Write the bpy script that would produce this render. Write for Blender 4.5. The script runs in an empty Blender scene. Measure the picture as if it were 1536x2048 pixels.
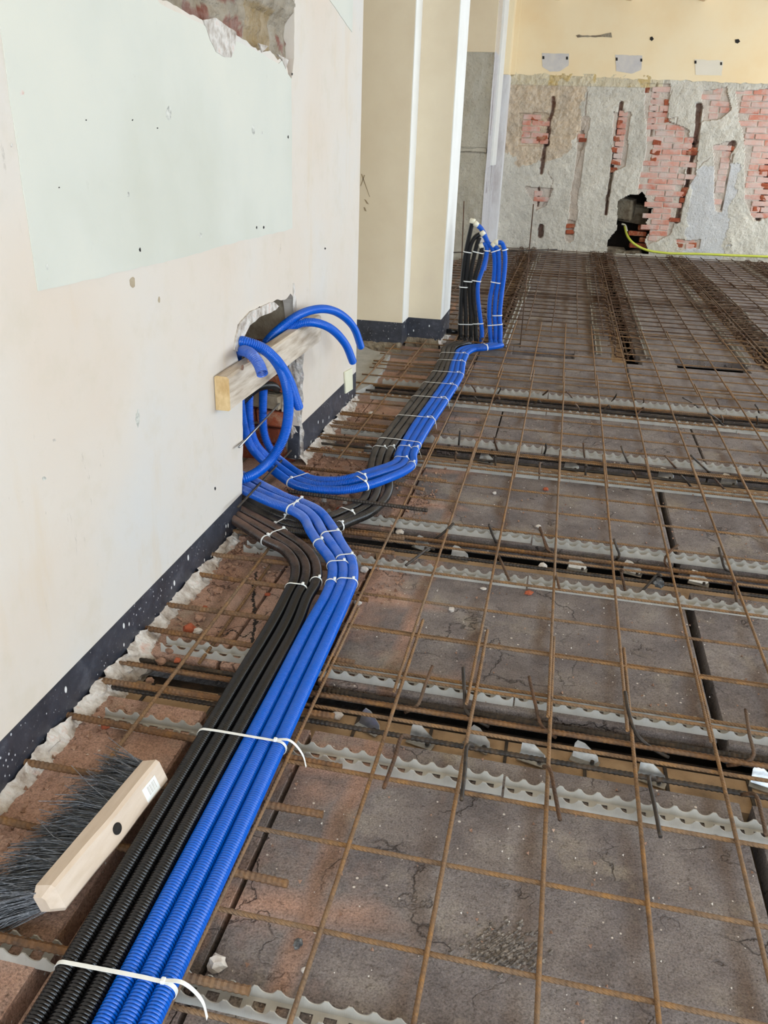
import bpy, math, random
import numpy as np
from mathutils import Vector, Matrix, noise as mnoise
from mathutils.geometry import delaunay_2d_cdt

random.seed(7)
SC = bpy.context.scene
COL = SC.collection

# ------------------------------------------------------------------ camera
CAMH = 1.325
FPX = 1640.5
YAW, PITCH, ROLL = 0.195178517, -0.42158305, 0.0376422121
_cy, _sy, _cp, _sp = math.cos(YAW), math.sin(YAW), math.cos(PITCH), math.sin(PITCH)
_fwd = Vector((-_sy * _cp, _cy * _cp, _sp))
_rt = Vector((_cy, _sy, 0))
_up = _rt.cross(_fwd)
CR = math.cos(ROLL) * _rt + math.sin(ROLL) * _up
CU = -math.sin(ROLL) * _rt + math.cos(ROLL) * _up
CW = _fwd
CP = Vector((0, 0, CAMH))
cam_data = bpy.data.cameras.new('camera')
cam_data.sensor_fit = 'HORIZONTAL'
cam_data.sensor_width = 36
cam_data.lens = 36 * FPX / 1536
cam_data.clip_start = 0.05
cam = bpy.data.objects.new('camera', cam_data)
COL.objects.link(cam)
cam.matrix_world = Matrix(((CR.x, CU.x, -CW.x, CP.x), (CR.y, CU.y, -CW.y, CP.y), (CR.z, CU.z, -CW.z, CP.z), (0, 0, 0, 1)))
SC.camera = cam

# ------------------------------------------------------------------ light: overcast daylight through the right-hand windows and an added rear opening
world = bpy.data.worlds.new('sky')
SC.world = world
world.use_nodes = True
_bg = world.node_tree.nodes['Background']
_bg.inputs[0].default_value = (0.74, 0.87, 1.0, 1)
_bg.inputs[1].default_value = 1.0
ROOM_R = 5.2          # right-hand wall
ROOM_N = -2.6         # wall behind the camera
WIN_R = [(1.6, 4.6), (4.9, 8.3), (8.6, 12.3)]   # window openings in the right wall (y range)
WIN_Z = (0.35, 3.0)
def portal(name, loc, rot, sx, sy):
    l = bpy.data.lights.new(name, 'AREA')
    l.shape = 'RECTANGLE'; l.size = sx; l.size_y = sy
    l.cycles.is_portal = True
    o = bpy.data.objects.new(name, l); COL.objects.link(o)
    o.location = loc; o.rotation_euler = rot
for _i, (_a, _b) in enumerate(WIN_R):
    portal('light_portal', (ROOM_R + 0.02, (_a + _b) / 2, sum(WIN_Z) / 2), (0, math.radians(90), 0), WIN_Z[1] - WIN_Z[0], _b - _a)
portal('light_portal', (1.95, ROOM_N - 0.02, 1.52), (math.radians(90), 0, 0), 5.1, 2.75)  # unseen rear opening, added to light the camera-facing walls
SC.view_settings.view_transform = 'Standard'
SC.view_settings.look = 'None'
SC.view_settings.gamma = 1.0
SC.view_settings.use_curve_mapping = False
SC.view_settings.exposure = 2.78
SC.cycles.max_bounces = 6
SC.cycles.diffuse_bounces = 3
SC.cycles.glossy_bounces = 2
SC.cycles.adaptive_threshold = 0.02

# ------------------------------------------------------------------ helpers: pixel rays used only to read real positions off the photograph
def _ray(px, py):
    return ((px - 768) * CR - (py - 1024) * CU) / FPX + CW
def gz(px, py, z=0.0):
    d = _ray(px, py); return CP + d * ((z - CAMH) / d.z)
def gx(px, py, x):
    d = _ray(px, py); return CP + d * (x / d.x)
def gy(px, py, y):
    d = _ray(px, py); return CP + d * (y / d.y)

# ------------------------------------------------------------------ materials
def lin(r, g, b):
    f = lambda v: (v / 255 / 12.92) if v / 255 <= 0.04045 else ((v / 255 + 0.055) / 1.055) ** 2.4
    return (f(r), f(g), f(b), 1)

class NB:
    def __init__(s, name):
        s.mat = bpy.data.materials.new(name); s.mat.use_nodes = True
        s.nt = s.mat.node_tree; s.b = s.nt.nodes['Principled BSDF']
        s.pos = s.n('ShaderNodeNewGeometry').outputs['Position']
    def n(s, t, **kw):
        nd = s.nt.nodes.new(t)
        for k, v in kw.items():
            setattr(nd, k, v)
        return nd
    def l(s, a, b): s.nt.links.new(a, b)
    def put(s, sock, v):
        if hasattr(v, 'links') or hasattr(v, 'is_linked'): s.l(v, sock)
        else: sock.default_value = v
    def noise(s, scale, detail=4, rough=0.55, vec=None, dist=0.0):
        nd = s.n('ShaderNodeTexNoise'); s.l(vec or s.pos, nd.inputs['Vector'])
        nd.inputs['Scale'].default_value = scale; nd.inputs['Detail'].default_value = detail
        nd.inputs['Roughness'].default_value = rough; nd.inputs['Distortion'].default_value = dist
        return nd.outputs['Fac']
    def ramp(s, fac, stops):
        nd = s.n('ShaderNodeValToRGB'); cr = nd.color_ramp
        while len(cr.elements) < len(stops): cr.elements.new(0.5)
        for e, (p, c) in zip(cr.elements, stops):
            e.position = p; e.color = c if len(c) == 4 else (*c, 1)
        s.put(nd.inputs[0], fac); return nd.outputs[0]
    def grey(s, fac, a, b):   # smooth 0..1 step
        return s.ramp(fac, [(a, (0, 0, 0, 1)), (b, (1, 1, 1, 1))] if a < b else [(b, (1, 1, 1, 1)), (a, (0, 0, 0, 1))])
    def mix(s, fac, a, b, mode='MIX'):
        nd = s.n('ShaderNodeMix', data_type='RGBA', blend_type=mode)
        s.put(nd.inputs[0], fac); s.put(nd.inputs[6], a); s.put(nd.inputs[7], b); return nd.outputs[2]
    def math(s, op, a, b=None):
        nd = s.n('ShaderNodeMath', operation=op); s.put(nd.inputs[0], a)
        if b is not None: s.put(nd.inputs[1], b)
        return nd.outputs[0]
    def sep(s, v=None):
        nd = s.n('ShaderNodeSeparateXYZ'); s.l(v or s.pos, nd.inputs[0]); return nd.outputs
    def vmul(s, vec3, v=None):
        nd = s.n('ShaderNodeVectorMath', operation='MULTIPLY'); s.l(v or s.pos, nd.inputs[0]); nd.inputs[1].default_value = vec3
        return nd.outputs[0]
    def bump(s, h, strength=0.3, dist=0.01):
        nd = s.n('ShaderNodeBump'); nd.inputs['Strength'].default_value = strength; nd.inputs['Distance'].default_value = dist
        s.l(h, nd.inputs['Height']); s.l(nd.outputs[0], s.b.inputs['Normal'])
    def done(s, col, rough=0.8, metal=0.0, spec=None):
        s.put(s.b.inputs['Base Color'], col); s.put(s.b.inputs['Roughness'], rough); s.b.inputs['Metallic'].default_value = metal
        if spec is not None: s.b.inputs['Specular IOR Level'].default_value = spec
        return s.mat
MT = {}
def simple(name, stops, scale=20, rough=0.8, metal=0.0, bs=0.25, bscale=60, bd=0.004, vec=None, spec=None, detail=5):
    q = NB(name); v = q.vmul(vec) if vec else None
    col = q.ramp(q.noise(scale, detail, 0.6, v), stops)
    if bs: q.bump(q.noise(bscale, 4, 0.6, v), bs, bd)
    MT[name] = q.done(col, rough, metal, spec); return MT[name]

# cream painted plaster of the left wall
q = NB('wall_paint')
n1 = q.noise(1.3, 4, 0.5); n2 = q.noise(9, 6, 0.65); n3 = q.noise(1.0, 5, 0.6, q.vmul((1, 5, 1.0)))
col = q.ramp(n1, [(0.3, lin(216, 200, 183)), (0.5, lin(217, 206, 193)), (0.7, lin(212, 208, 202))])
col = q.mix(q.math('MULTIPLY', q.grey(n2, 0.52, 0.7), 0.35), col, lin(206, 194, 174))
col = q.mix(q.math('MULTIPLY', q.grey(n3, 0.6, 0.74), 0.4), col, lin(212, 188, 152))
col = q.mix(q.math('MULTIPLY', q.grey(q.noise(42, 5, 0.7), 0.68, 0.76), 0.45), col, lin(170, 160, 146))
scf = q.math('MULTIPLY', q.grey(q.noise(7, 6, 0.75, q.vmul((1, 5, 1.3))), 0.63, 0.70), q.grey(q.noise(1.7, 2), 0.48, 0.6))
col = q.mix(q.math('MULTIPLY', scf, 0.45), col, lin(150, 140, 126))
q.bump(q.noise(26, 6, 0.65), 0.16, 0.004); MT['wall_paint'] = q.done(col, 0.75, 0, 0.3)
# pale green old paint
q = NB('green_paint')
col = q.ramp(q.noise(1.4, 5, 0.55), [(0.32, lin(202, 201, 187)), (0.5, lin(210, 209, 197)), (0.68, lin(217, 214, 200))])
col = q.mix(q.math('MULTIPLY', q.grey(q.noise(30, 6, 0.7, q.vmul((1, 1, 0.5))), 0.66, 0.78), 0.5), col, lin(176, 174, 160))
q.bump(q.noise(22, 5, 0.6), 0.12, 0.004); MT['green_paint'] = q.done(col, 0.7, 0, 0.3)
# dark baseboard paint with white drips
q = NB('dark_band')
col = q.ramp(q.noise(14, 6, 0.7), [(0.3, lin(38, 39, 46)), (0.55, lin(56, 58, 67)), (0.75, lin(86, 88, 97))])
v = q.n('ShaderNodeTexVoronoi'); q.l(q.vmul((1, 1, 0.55)), v.inputs['Vector']); v.inputs['Scale'].default_value = 26; v.inputs['Randomness'].default_value = 1
d = q.math('ADD', v.outputs['Distance'], q.math('MULTIPLY', q.noise(12, 2), 0.42))
col = q.mix(q.grey(d, 0.33, 0.30), col, lin(228, 228, 225))
v2 = q.n('ShaderNodeTexVoronoi'); q.l(q.vmul((1, 1, 0.7)), v2.inputs['Vector']); v2.inputs['Scale'].default_value = 75
d2 = q.math('ADD', v2.outputs['Distance'], q.math('MULTIPLY', q.noise(7, 2), 0.5)); col = q.mix(q.grey(d2, 0.36, 0.31), col, lin(196, 197, 200))
col = q.mix(q.math('MULTIPLY', q.grey(q.noise(80, 4, 0.7), 0.62, 0.72), 0.5), col, lin(150, 150, 152))
q.bump(q.noise(40, 5), 0.15, 0.003); MT['dark_band'] = q.done(col, 0.42, 0, 0.5)
# tan paint on the recess walls, cream paint on the far wall
simple('tan_paint', [(0.3, lin(226, 208, 178)), (0.6, lin(233, 217, 188)), (0.8, lin(228, 211, 184))], 2.5, 0.75, bs=0.1, bscale=25)
simple('white_edge', [(0.3, lin(232, 228, 220)), (0.7, lin(240, 237, 230))], 5, 0.7, bs=0.15, bscale=30)
simple('far_cream', [(0.3, lin(240, 212, 166)), (0.55, lin(244, 222, 182)), (0.75, lin(245, 226, 190))], 1.2, 0.75, bs=0.12, bscale=18)
simple('broken_plaster', [(0.25, lin(120, 104, 92)), (0.42, lin(184, 172, 160)), (0.58, lin(220, 214, 206)), (0.75, lin(206, 166, 148))], 22, 0.9, bs=0.6, bscale=70, bd=0.01)
simple('grey_render', [(0.3, lin(170, 164, 150)), (0.5, lin(190, 183, 168)), (0.75, lin(204, 196, 180))], 7, 0.92, bs=0.6, bscale=24, bd=0.02)
simple('pencil', [(0.3, lin(150, 130, 100)), (0.7, lin(168, 146, 112))], 9, 0.8, bs=0)
simple('lilac_plaster', [(0.3, lin(196, 186, 182)), (0.5, lin(222, 217, 214)), (0.7, lin(232, 229, 228))], 6, 0.85, bs=0.35, bscale=30, bd=0.01, vec=(1, 1, 0.35))
simple('chip_grey', [(0.35, lin(150, 148, 140)), (0.5, lin(200, 198, 188)), (0.65, lin(226, 224, 214))], 60, 0.9, bs=0.5, bscale=90)
simple('crumble', [(0.3, lin(58, 52, 48)), (0.5, lin(112, 104, 98)), (0.72, lin(168, 158, 148))], 160, 0.95, bs=0.5, bscale=200)
simple('masonry', [(0.2, lin(70, 55, 44)), (0.42, lin(128, 112, 92)), (0.6, lin(158, 146, 124)), (0.8, lin(120, 74, 54))], 9, 0.95, bs=0.8, bscale=45, bd=0.02)
simple('mortar', [(0.3, lin(150, 132, 108)), (0.7, lin(188, 172, 146))], 16, 0.95, bs=0.6, bscale=60, bd=0.01)
simple('concrete_pad', [(0.3, lin(164, 162, 156)), (0.7, lin(186, 184, 178))], 18, 0.9, bs=0.4, bscale=90, bd=0.004)
simple('dark_void', [(0.3, lin(34, 27, 22)), (0.7, lin(58, 44, 34))], 9, 0.95, bs=0.5, bscale=30, bd=0.02)  # dark tone puts shade into the colour of gaps and hole depths
simple('joist', [(0.25, lin(122, 100, 76)), (0.5, lin(168, 138, 104)), (0.75, lin(184, 156, 122))], 11, 0.9, bs=0.4, bscale=60)
simple('wood', [(0.3, lin(164, 144, 122)), (0.48, lin(198, 182, 162)), (0.62, lin(214, 200, 182)), (0.78, lin(182, 160, 128))], 7, 0.75, bs=0.3, bscale=30, bd=0.003, vec=(6, 0.7, 6))
simple('end_grain', [(0.35, lin(200, 164, 112)), (0.65, lin(226, 196, 146))], 40, 0.8, bs=0.2, vec=(1, 1, 0.5))
simple('broom_wood', [(0.3, lin(205, 184, 162)), (0.7, lin(222, 204, 186))], 12, 0.6, bs=0.1, bscale=50, vec=(3, 0.6, 3))
simple('bristle', [(0.3, lin(62, 65, 70)), (0.5, lin(104, 107, 112)), (0.7, lin(160, 162, 166))], 110, 0.45, bs=0, vec=(0.3, 6, 1))
simple('strip_plastic', [(0.3, lin(160, 156, 148)), (0.6, lin(184, 180, 172)), (0.8, lin(168, 158, 144))], 9, 0.55, bs=0.1, bscale=60)
simple('galvanised', [(0.3, lin(150, 152, 154)), (0.7, lin(205, 208, 210))], 30, 0.28, 0.9, bs=0.15, bscale=40)
simple('tie_white', [(0.3, lin(236, 236, 230)), (0.7, lin(244, 244, 240))], 20, 0.4, bs=0)
simple('cap_cream', [(0.3, lin(222, 214, 186)), (0.7, lin(236, 230, 208))], 30, 0.5, bs=0.1)
simple('cream_plate', [(0.3, lin(222, 218, 190)), (0.7, lin(230, 226, 200))], 10, 0.6, bs=0)
simple('hose_yellow', [(0.3, lin(196, 204, 70)), (0.7, lin(214, 218, 92))], 12, 0.4, bs=0)
simple('stone_white', [(0.3, lin(190, 176, 164)), (0.6, lin(226, 220, 212)), (0.8, lin(206, 188, 174))], 40, 0.9, bs=0.4, bscale=120)
simple('stone_red', [(0.3, lin(150, 74, 48)), (0.6, lin(186, 98, 66)), (0.8, lin(150, 90, 66))], 40, 0.95, bs=0.5, bscale=120)
simple('stone_brown', [(0.3, lin(128, 96, 78)), (0.6, lin(170, 134, 112)), (0.8, lin(206, 184, 166))], 45, 0.95, bs=0.5, bscale=120)
simple('stone_grey', [(0.3, lin(40, 40, 42)), (0.55, lin(96, 96, 96)), (0.75, lin(168, 168, 166))], 90, 0.8, bs=0.7, bscale=90)
simple('ceiling_warm', [(0.3, lin(226, 196, 156)), (0.7, lin(236, 210, 174))], 3, 0.9, bs=0.2)  # warm tone chosen so the ceiling bounce warms the upper walls
simple('right_wall', [(0.3, lin(226, 214, 192)), (0.7, lin(232, 222, 204))], 3, 0.85, bs=0.1)
simple('old_stain', [(0.3, lin(196, 190, 188)), (0.7, lin(214, 206, 196))], 9, 0.8, bs=0.2)
simple('black_hole', [(0.3, lin(26, 24, 22)), (0.7, lin(44, 38, 34))], 30, 0.9, bs=0)
simple('steel_dark', [(0.25, lin(38, 35, 33)), (0.5, lin(62, 55, 49)), (0.75, lin(96, 78, 60))], 35, 0.6, 0.35, bs=0.3, bscale=120)

# conduit plastics: plain colour, with site dust lying on top of the ridges, thicker where they pass the rubble by the opening
def conduit_mat(name, base, dust, amount, near=None):
    q = NB(name)
    nz = q.n('ShaderNodeNewGeometry').outputs['Normal']
    upf = q.grey(q.sep(nz)[2], 0.35, 0.95)
    f = q.math('MULTIPLY', q.grey(q.noise(7, 5, 0.65), 0.42, 0.72), amount)
    if near:
        yy = q.sep()[1]; mr = q.n('ShaderNodeMapRange'); q.l(yy, mr.inputs[0]); mr.inputs[1].default_value = near[0]; mr.inputs[2].default_value = near[1]; mr.clamp = True
        f = q.math('ADD', f, q.math('MULTIPLY', mr.outputs[0], q.math('MULTIPLY', q.grey(q.noise(11, 4, 0.6), 0.25, 0.7), near[2])))
    f = q.math('MINIMUM', q.math('MULTIPLY', f, q.math('ADD', q.math('MULTIPLY', upf, 0.75), 0.25)), 0.92)
    col = q.mix(f, base, dust)
    rg = q.math('ADD', q.math('MULTIPLY', f, 0.5), 0.22)
    MT[name] = q.done(col, rg, 0, 0.45)
BLUE = (0.0, 0.115, 0.60, 1)
conduit_mat('conduit_blue_near', BLUE, lin(150, 158, 190), 0.07, (2.0, 2.5, 0.65))
conduit_mat('conduit_black_near', lin(20, 20, 21), lin(150, 116, 100), 0.03, (2.1, 2.5, 0.85))
conduit_mat('conduit_blue', BLUE, lin(150, 150, 176), 0.16)
conduit_mat('conduit_blue_dusty', lin(20, 92, 196), lin(160, 158, 176), 0.75)
conduit_mat('conduit_black_far', lin(22, 22, 23), lin(128, 118, 108), 0.05, (5.9, 5.3, 0.6))
conduit_mat('conduit_black', lin(22, 22, 23), lin(110, 106, 100), 0.25)
conduit_mat('conduit_black_dusty', lin(30, 29, 29), lin(128, 118, 108), 0.6)

# rusty bars
def rust_mat(name, stops, rib, ribstr, rough=0.75):
    q = NB(name)
    col = q.ramp(q.noise(24, 6, 0.7), stops)
    col = q.mix(q.math('MULTIPLY', q.grey(q.noise(3.1, 3), 0.45, 0.7), 0.6), col, lin(138, 118, 98))
    w = q.n('ShaderNodeTexWave', wave_type='BANDS', bands_direction='DIAGONAL'); q.l(q.pos, w.inputs['Vector'])
    w.inputs['Scale'].default_value = rib; w.inputs['Distortion'].default_value = 0.6
    q.bump(q.math('ADD', w.outputs['Fac'], q.math('MULTIPLY', q.noise(160, 3), 0.6)), ribstr, 0.0025)
    MT[name] = q.done(col, rough, 0.15)
rust_mat('rust', [(0.25, lin(84, 64, 48)), (0.5, lin(134, 102, 70)), (0.7, lin(160, 116, 64)), (0.85, lin(134, 112, 90))], 62, 0.7)
rust_mat('rust_dark', [(0.25, lin(54, 40, 32)), (0.5, lin(84, 60, 42)), (0.75, lin(116, 78, 48))], 62, 0.5)
rust_mat('rust_dowel', [(0.25, lin(70, 56, 46)), (0.5, lin(118, 84, 54)), (0.7, lin(150, 106, 54)), (0.85, lin(104, 88, 74))], 40, 0.3)

# dusty clay floor blocks with the grey mortar imprints of the old pots
q = NB('clay')
px, py, pz = q.sep()
clay = q.ramp(q.noise(7, 6, 0.65), [(0.25, lin(166, 130, 112)), (0.5, lin(194, 156, 137)), (0.75, lin(208, 173, 155))])
dust = q.ramp(q.noise(6, 7, 0.68), [(0.25, lin(104, 97, 96)), (0.45, lin(130, 121, 119)), (0.6, lin(148, 139, 135)), (0.8, lin(174, 165, 154))])
wob = q.math('SUBTRACT', q.noise(3.0, 3), 0.5)
wob2 = q.math('SUBTRACT', q.noise(9.0, 4), 0.5)
bx = q.math('ADD', q.math('MULTIPLY', px, 5.05), q.math('ADD', q.math('MULTIPLY', wob, 0.5), 0.62))
fx = q.math('ABSOLUTE', q.math('SUBTRACT', q.math('FRACT', bx), 0.5))          # 0 at imprint centre, .5 on the rib line
rib = q.grey(q.math('ADD', fx, q.math('MULTIPLY', wob2, 0.22)), 0.33, 0.47)
by = q.math('FRACT', q.math('ADD', q.math('MULTIPLY', py, 2.55), q.math('ADD', q.math('MULTIPLY', wob, 0.4), 0.3)))
fy = q.math('ABSOLUTE', q.math('SUBTRACT', by, 0.5))
riby = q.grey(q.math('ADD', fy, q.math('MULTIPLY', wob2, 0.3)), 0.36, 0.5)
# how much dust covers the clay: bare towards the plastered wall, covered elsewhere
cov = q.math('ADD', q.math('MINIMUM', q.math('ADD', q.math('MULTIPLY', px, 1.0), 0.78), 0.85), q.math('MULTIPLY', wob, 1.1))
cov = q.math('ADD', q.math('ADD', cov, q.math('MULTIPLY', wob2, 0.7)), q.math('ADD', q.math('MULTIPLY', q.math('MAXIMUM', q.math('SUBTRACT', py, 2.6), 0.0), 0.2), 0.16))
cov = q.math('SUBTRACT', cov, q.math('MULTIPLY', q.math('MAXIMUM', rib, riby), q.grey(q.math('MULTIPLY', px, -1), -0.2, 0.7)))
covs = q.grey(cov, 0.12, 0.62)
col = q.mix(covs, clay, dust)
stain = q.math('MULTIPLY', rib, q.grey(q.noise(2.2, 3), 0.35, 0.6))
col = q.mix(q.math('MULTIPLY', stain, 0.78), col, lin(104, 82, 64))
pale = q.math('MULTIPLY', q.grey(q.noise(4.3, 6, 0.65), 0.56, 0.72), 0.6)
col = q.mix(pale, col, lin(182, 170, 150))
col = q.mix(q.math('MULTIPLY', q.grey(q.noise(70, 5, 0.75), 0.56, 0.68), 0.6), col, lin(70, 58, 50))
col = q.mix(1.0, col, q.ramp(q.noise(240, 3, 0.7), [(0.3, (0.55,) * 3), (0.5, (1.0,) * 3), (0.72, (1.35,) * 3)]), 'MULTIPLY')
vor = q.n('ShaderNodeTexVoronoi'); q.l(q.pos, vor.inputs['Vector']); vor.inputs['Scale'].default_value = 34
dd = q.math('ADD', vor.outputs['Distance'], q.math('MULTIPLY', q.noise(4, 2), 0.35))
col = q.mix(q.grey(dd, 0.235, 0.225), col, lin(224, 214, 204))
hb = q.math('ADD', q.noise(26, 7, 0.72), q.math('MULTIPLY', q.noise(110, 4, 0.7), 0.35))
ck = q.n('ShaderNodeTexVoronoi', feature='DISTANCE_TO_EDGE'); q.l(q.pos, ck.inputs['Vector']); ck.inputs['Scale'].default_value = 5
nd = q.n('ShaderNodeVectorMath', operation='ADD'); q.l(q.pos, nd.inputs[0])
nn = q.n('ShaderNodeTexNoise'); q.l(q.pos, nn.inputs['Vector']); nn.inputs['Scale'].default_value = 9; nn.inputs['Detail'].default_value = 5
vm = q.n('ShaderNodeVectorMath', operation='SCALE'); q.l(nn.outputs['Color'], vm.inputs[0]); vm.inputs[3].default_value = 0.25
q.l(vm.outputs[0], nd.inputs[1]); q.l(nd.outputs[0], ck.inputs['Vector'])
crack = q.math('MULTIPLY', q.grey(ck.outputs['Distance'], 0.018, 0.0), q.grey(q.noise(3.3, 2), 0.5, 0.58))
hb = q.math('SUBTRACT', hb, q.math('MULTIPLY', crack, 0.8))
col = q.mix(q.math('MULTIPLY', crack, 0.6), col, lin(60, 50, 44))
q.bump(hb, 0.8, 0.014)
MT['clay'] = q.done(col, 0.92, 0, 0.25)

# bricks: colour changes brick by brick, cement smears on top
q = NB('brick')
rnd = q.n('ShaderNodeObjectInfo').outputs['Random']
col = q.ramp(rnd, [(0.0, lin(202, 118, 92)), (0.3, lin(214, 152, 132)), (0.55, lin(222, 178, 162)), (0.8, lin(212, 152, 132)), (1.0, lin(208, 122, 92))])
col = q.mix(q.math('MULTIPLY', q.grey(q.noise(5, 6, 0.7), 0.4, 0.62), 0.8), col, lin(210, 196, 186))
q.bump(q.noise(40, 5, 0.7), 0.6, 0.012); MT['brick'] = q.done(col, 0.92)
q = NB('brick_raw')
rnd = q.n('ShaderNodeObjectInfo').outputs['Random']
col = q.ramp(rnd, [(0.0, lin(120, 56, 36)), (0.5, lin(172, 88, 56)), (1.0, lin(150, 72, 46))])
col = q.mix(q.math('MULTIPLY', q.grey(q.noise(16, 6, 0.7), 0.5, 0.7), 0.7), col, lin(196, 164, 132))
q.bump(q.noise(60, 5, 0.7), 0.8, 0.012); MT['brick_raw'] = q.done(col, 0.95)
# hacked old render, colour carried by the surface itself
q = NB('hacked_render')
at = q.n('ShaderNodeAttribute'); at.attribute_name = 'Col'
n = q.noise(13, 7, 0.7)
col = q.mix(q.grey(n, 0.35, 0.75), at.outputs['Color'], q.mix(0.45, at.outputs['Color'], lin(214, 206, 194)))
col = q.mix(q.math('MULTIPLY', q.grey(q.noise(30, 6, 0.75), 0.56, 0.7), 0.5), col, lin(92, 78, 64))
q.bump(q.math('ADD', q.noise(9, 7, 0.7), q.math('MULTIPLY', q.noise(34, 5, 0.7), 0.35)), 0.85, 0.04); MT['hacked_render'] = q.done(col, 0.95)

# ------------------------------------------------------------------ mesh helpers
def mk(name, verts, faces, mat, parent=None, smooth=False):
    me = bpy.data.meshes.new(name)
    me.from_pydata([tuple(v) for v in verts], [], faces)
    if smooth: me.polygons.foreach_set('use_smooth', [True] * len(me.polygons))
    me.materials.append(MT[mat])
    o = bpy.data.objects.new(name, me); COL.objects.link(o)
    if parent: o.parent = parent
    return o
def inst(src, name, parent=None, loc=(0, 0, 0), rot=(0, 0, 0), scale=(1, 1, 1), mat=None):
    o = bpy.data.objects.new(name, src.data if hasattr(src, 'data') else src); COL.objects.link(o)
    o.location = loc; o.rotation_euler = rot; o.scale = scale
    if parent: o.parent = parent
    return o
def empty(name, loc=(0, 0, 0)):
    o = bpy.data.objects.new(name, None); COL.objects.link(o); o.location = loc; o.empty_display_size = 0.05
    return o
def tag(o, label=None, cat=None, group=None, kind=None):
    if label: o['label'] = label
    if cat: o['category'] = cat
    if group: o['group'] = group
    if kind: o['kind'] = kind
    return o
BOXF = [(0, 3, 2, 1), (4, 5, 6, 7), (0, 1, 5, 4), (1, 2, 6, 5), (2, 3, 7, 6), (3, 0, 4, 7)]
def boxv(a, b):
    return [(a[0], a[1], a[2]), (b[0], a[1], a[2]), (b[0], b[1], a[2]), (a[0], b[1], a[2]),
            (a[0], a[1], b[2]), (b[0], a[1], b[2]), (b[0], b[1], b[2]), (a[0], b[1], b[2])]
def boxes(name, lst, mat, parent=None):
    V, F = [], []
    for a, b in lst:
        n = len(V); V += boxv(a, b); F += [tuple(i + n for i in f) for f in BOXF]
    return mk(name, V, F, mat, parent)
def bevbox(name, sx, sy, sz, bev, mat, parent=None, jit=0.0):
    """chamfered box centred at the origin"""
    V = []; x, y, z = sx / 2, sy / 2, sz / 2; b = bev
    idx = {}
    for ix in (-1, 1):
        for iy in (-1, 1):
            for iz in (-1, 1):
                for k in range(3):
                    p = [ix * (x - (b if k != 0 else 0)), iy * (y - (b if k != 1 else 0)), iz * (z - (b if k != 2 else 0))]
                    idx[(ix, iy, iz, k)] = len(V); V.append([c + random.uniform(-jit, jit) for c in p])
    F = []
    I = lambda *a: idx[a]
    for s in (-1, 1):
        f = [I(s, -1, -1, 0), I(s, 1, -1, 0), I(s, 1, 1, 0), I(s, -1, 1, 0)]; F.append(f if s > 0 else f[::-1])
        f = [I(-1, s, -1, 1), I(-1, s, 1, 1), I(1, s, 1, 1), I(1, s, -1, 1)]; F.append(f if s > 0 else f[::-1])
        f = [I(-1, -1, s, 2), I(1, -1, s, 2), I(1, 1, s, 2), I(-1, 1, s, 2)]; F.append(f if s > 0 else f[::-1])
    for a in (-1, 1):
        for c in (-1, 1):
            F.append([I(a, c, -1, 0), I(a, c, 1, 0), I(a, c, 1, 1), I(a, c, -1, 1)])
            F.append([I(a, -1, c, 0), I(a, 1, c, 0), I(a, 1, c, 2), I(a, -1, c, 2)])
            F.append([I(-1, a, c, 1), I(1, a, c, 1), I(1, a, c, 2), I(-1, a, c, 2)])
            for d_ in (-1, 1): F.append([I(a, c, d_, 0), I(a, c, d_, 1), I(a, c, d_, 2)])
    o = mk(name, V, F, mat, parent)
    return o
def catmull(P, step):
    """dense smooth curve through the points, resampled at an even step"""
    P = [Vector(p) for p in P]
    if len(P) == 2: dense = [P[0].lerp(P[1], i / 20) for i in range(21)]
    else:
        Q = [P[0] * 2 - P[1]] + P + [P[-1] * 2 - P[-2]]
        dense = []
        for i in range(1, len(Q) - 2):
            p0, p1, p2, p3 = Q[i - 1:i + 3]
            t0 = 0.0; t1 = t0 + max((p1 - p0).length, 1e-6) ** 0.5; t2 = t1 + max((p2 - p1).length, 1e-6) ** 0.5; t3 = t2 + max((p3 - p2).length, 1e-6) ** 0.5
            for k in range(24):
                t = t1 + (t2 - t1) * k / 24
                a1 = p0 * ((t1 - t) / (t1 - t0)) + p1 * ((t - t0) / (t1 - t0)); a2 = p1 * ((t2 - t) / (t2 - t1)) + p2 * ((t - t1) / (t2 - t1)); a3 = p2 * ((t3 - t) / (t3 - t2)) + p3 * ((t - t2) / (t3 - t2))
                b1 = a1 * ((t2 - t) / (t2 - t0)) + a2 * ((t - t0) / (t2 - t0)); b2 = a2 * ((t3 - t) / (t3 - t1)) + a3 * ((t - t1) / (t3 - t1))
                dense.append(b1 * ((t2 - t) / (t2 - t1)) + b2 * ((t - t1) / (t2 - t1)))
        dense.append(P[-1])
    D = np.array([list(p) for p in dense]); s = np.r_[0, np.cumsum(np.linalg.norm(np.diff(D, axis=0), axis=1))]
    n = max(2, int(round(s[-1] / step)) + 1); t = np.linspace(0, s[-1], n)
    return np.stack([np.interp(t, s, D[:, i]) for i in range(3)], 1)
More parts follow.
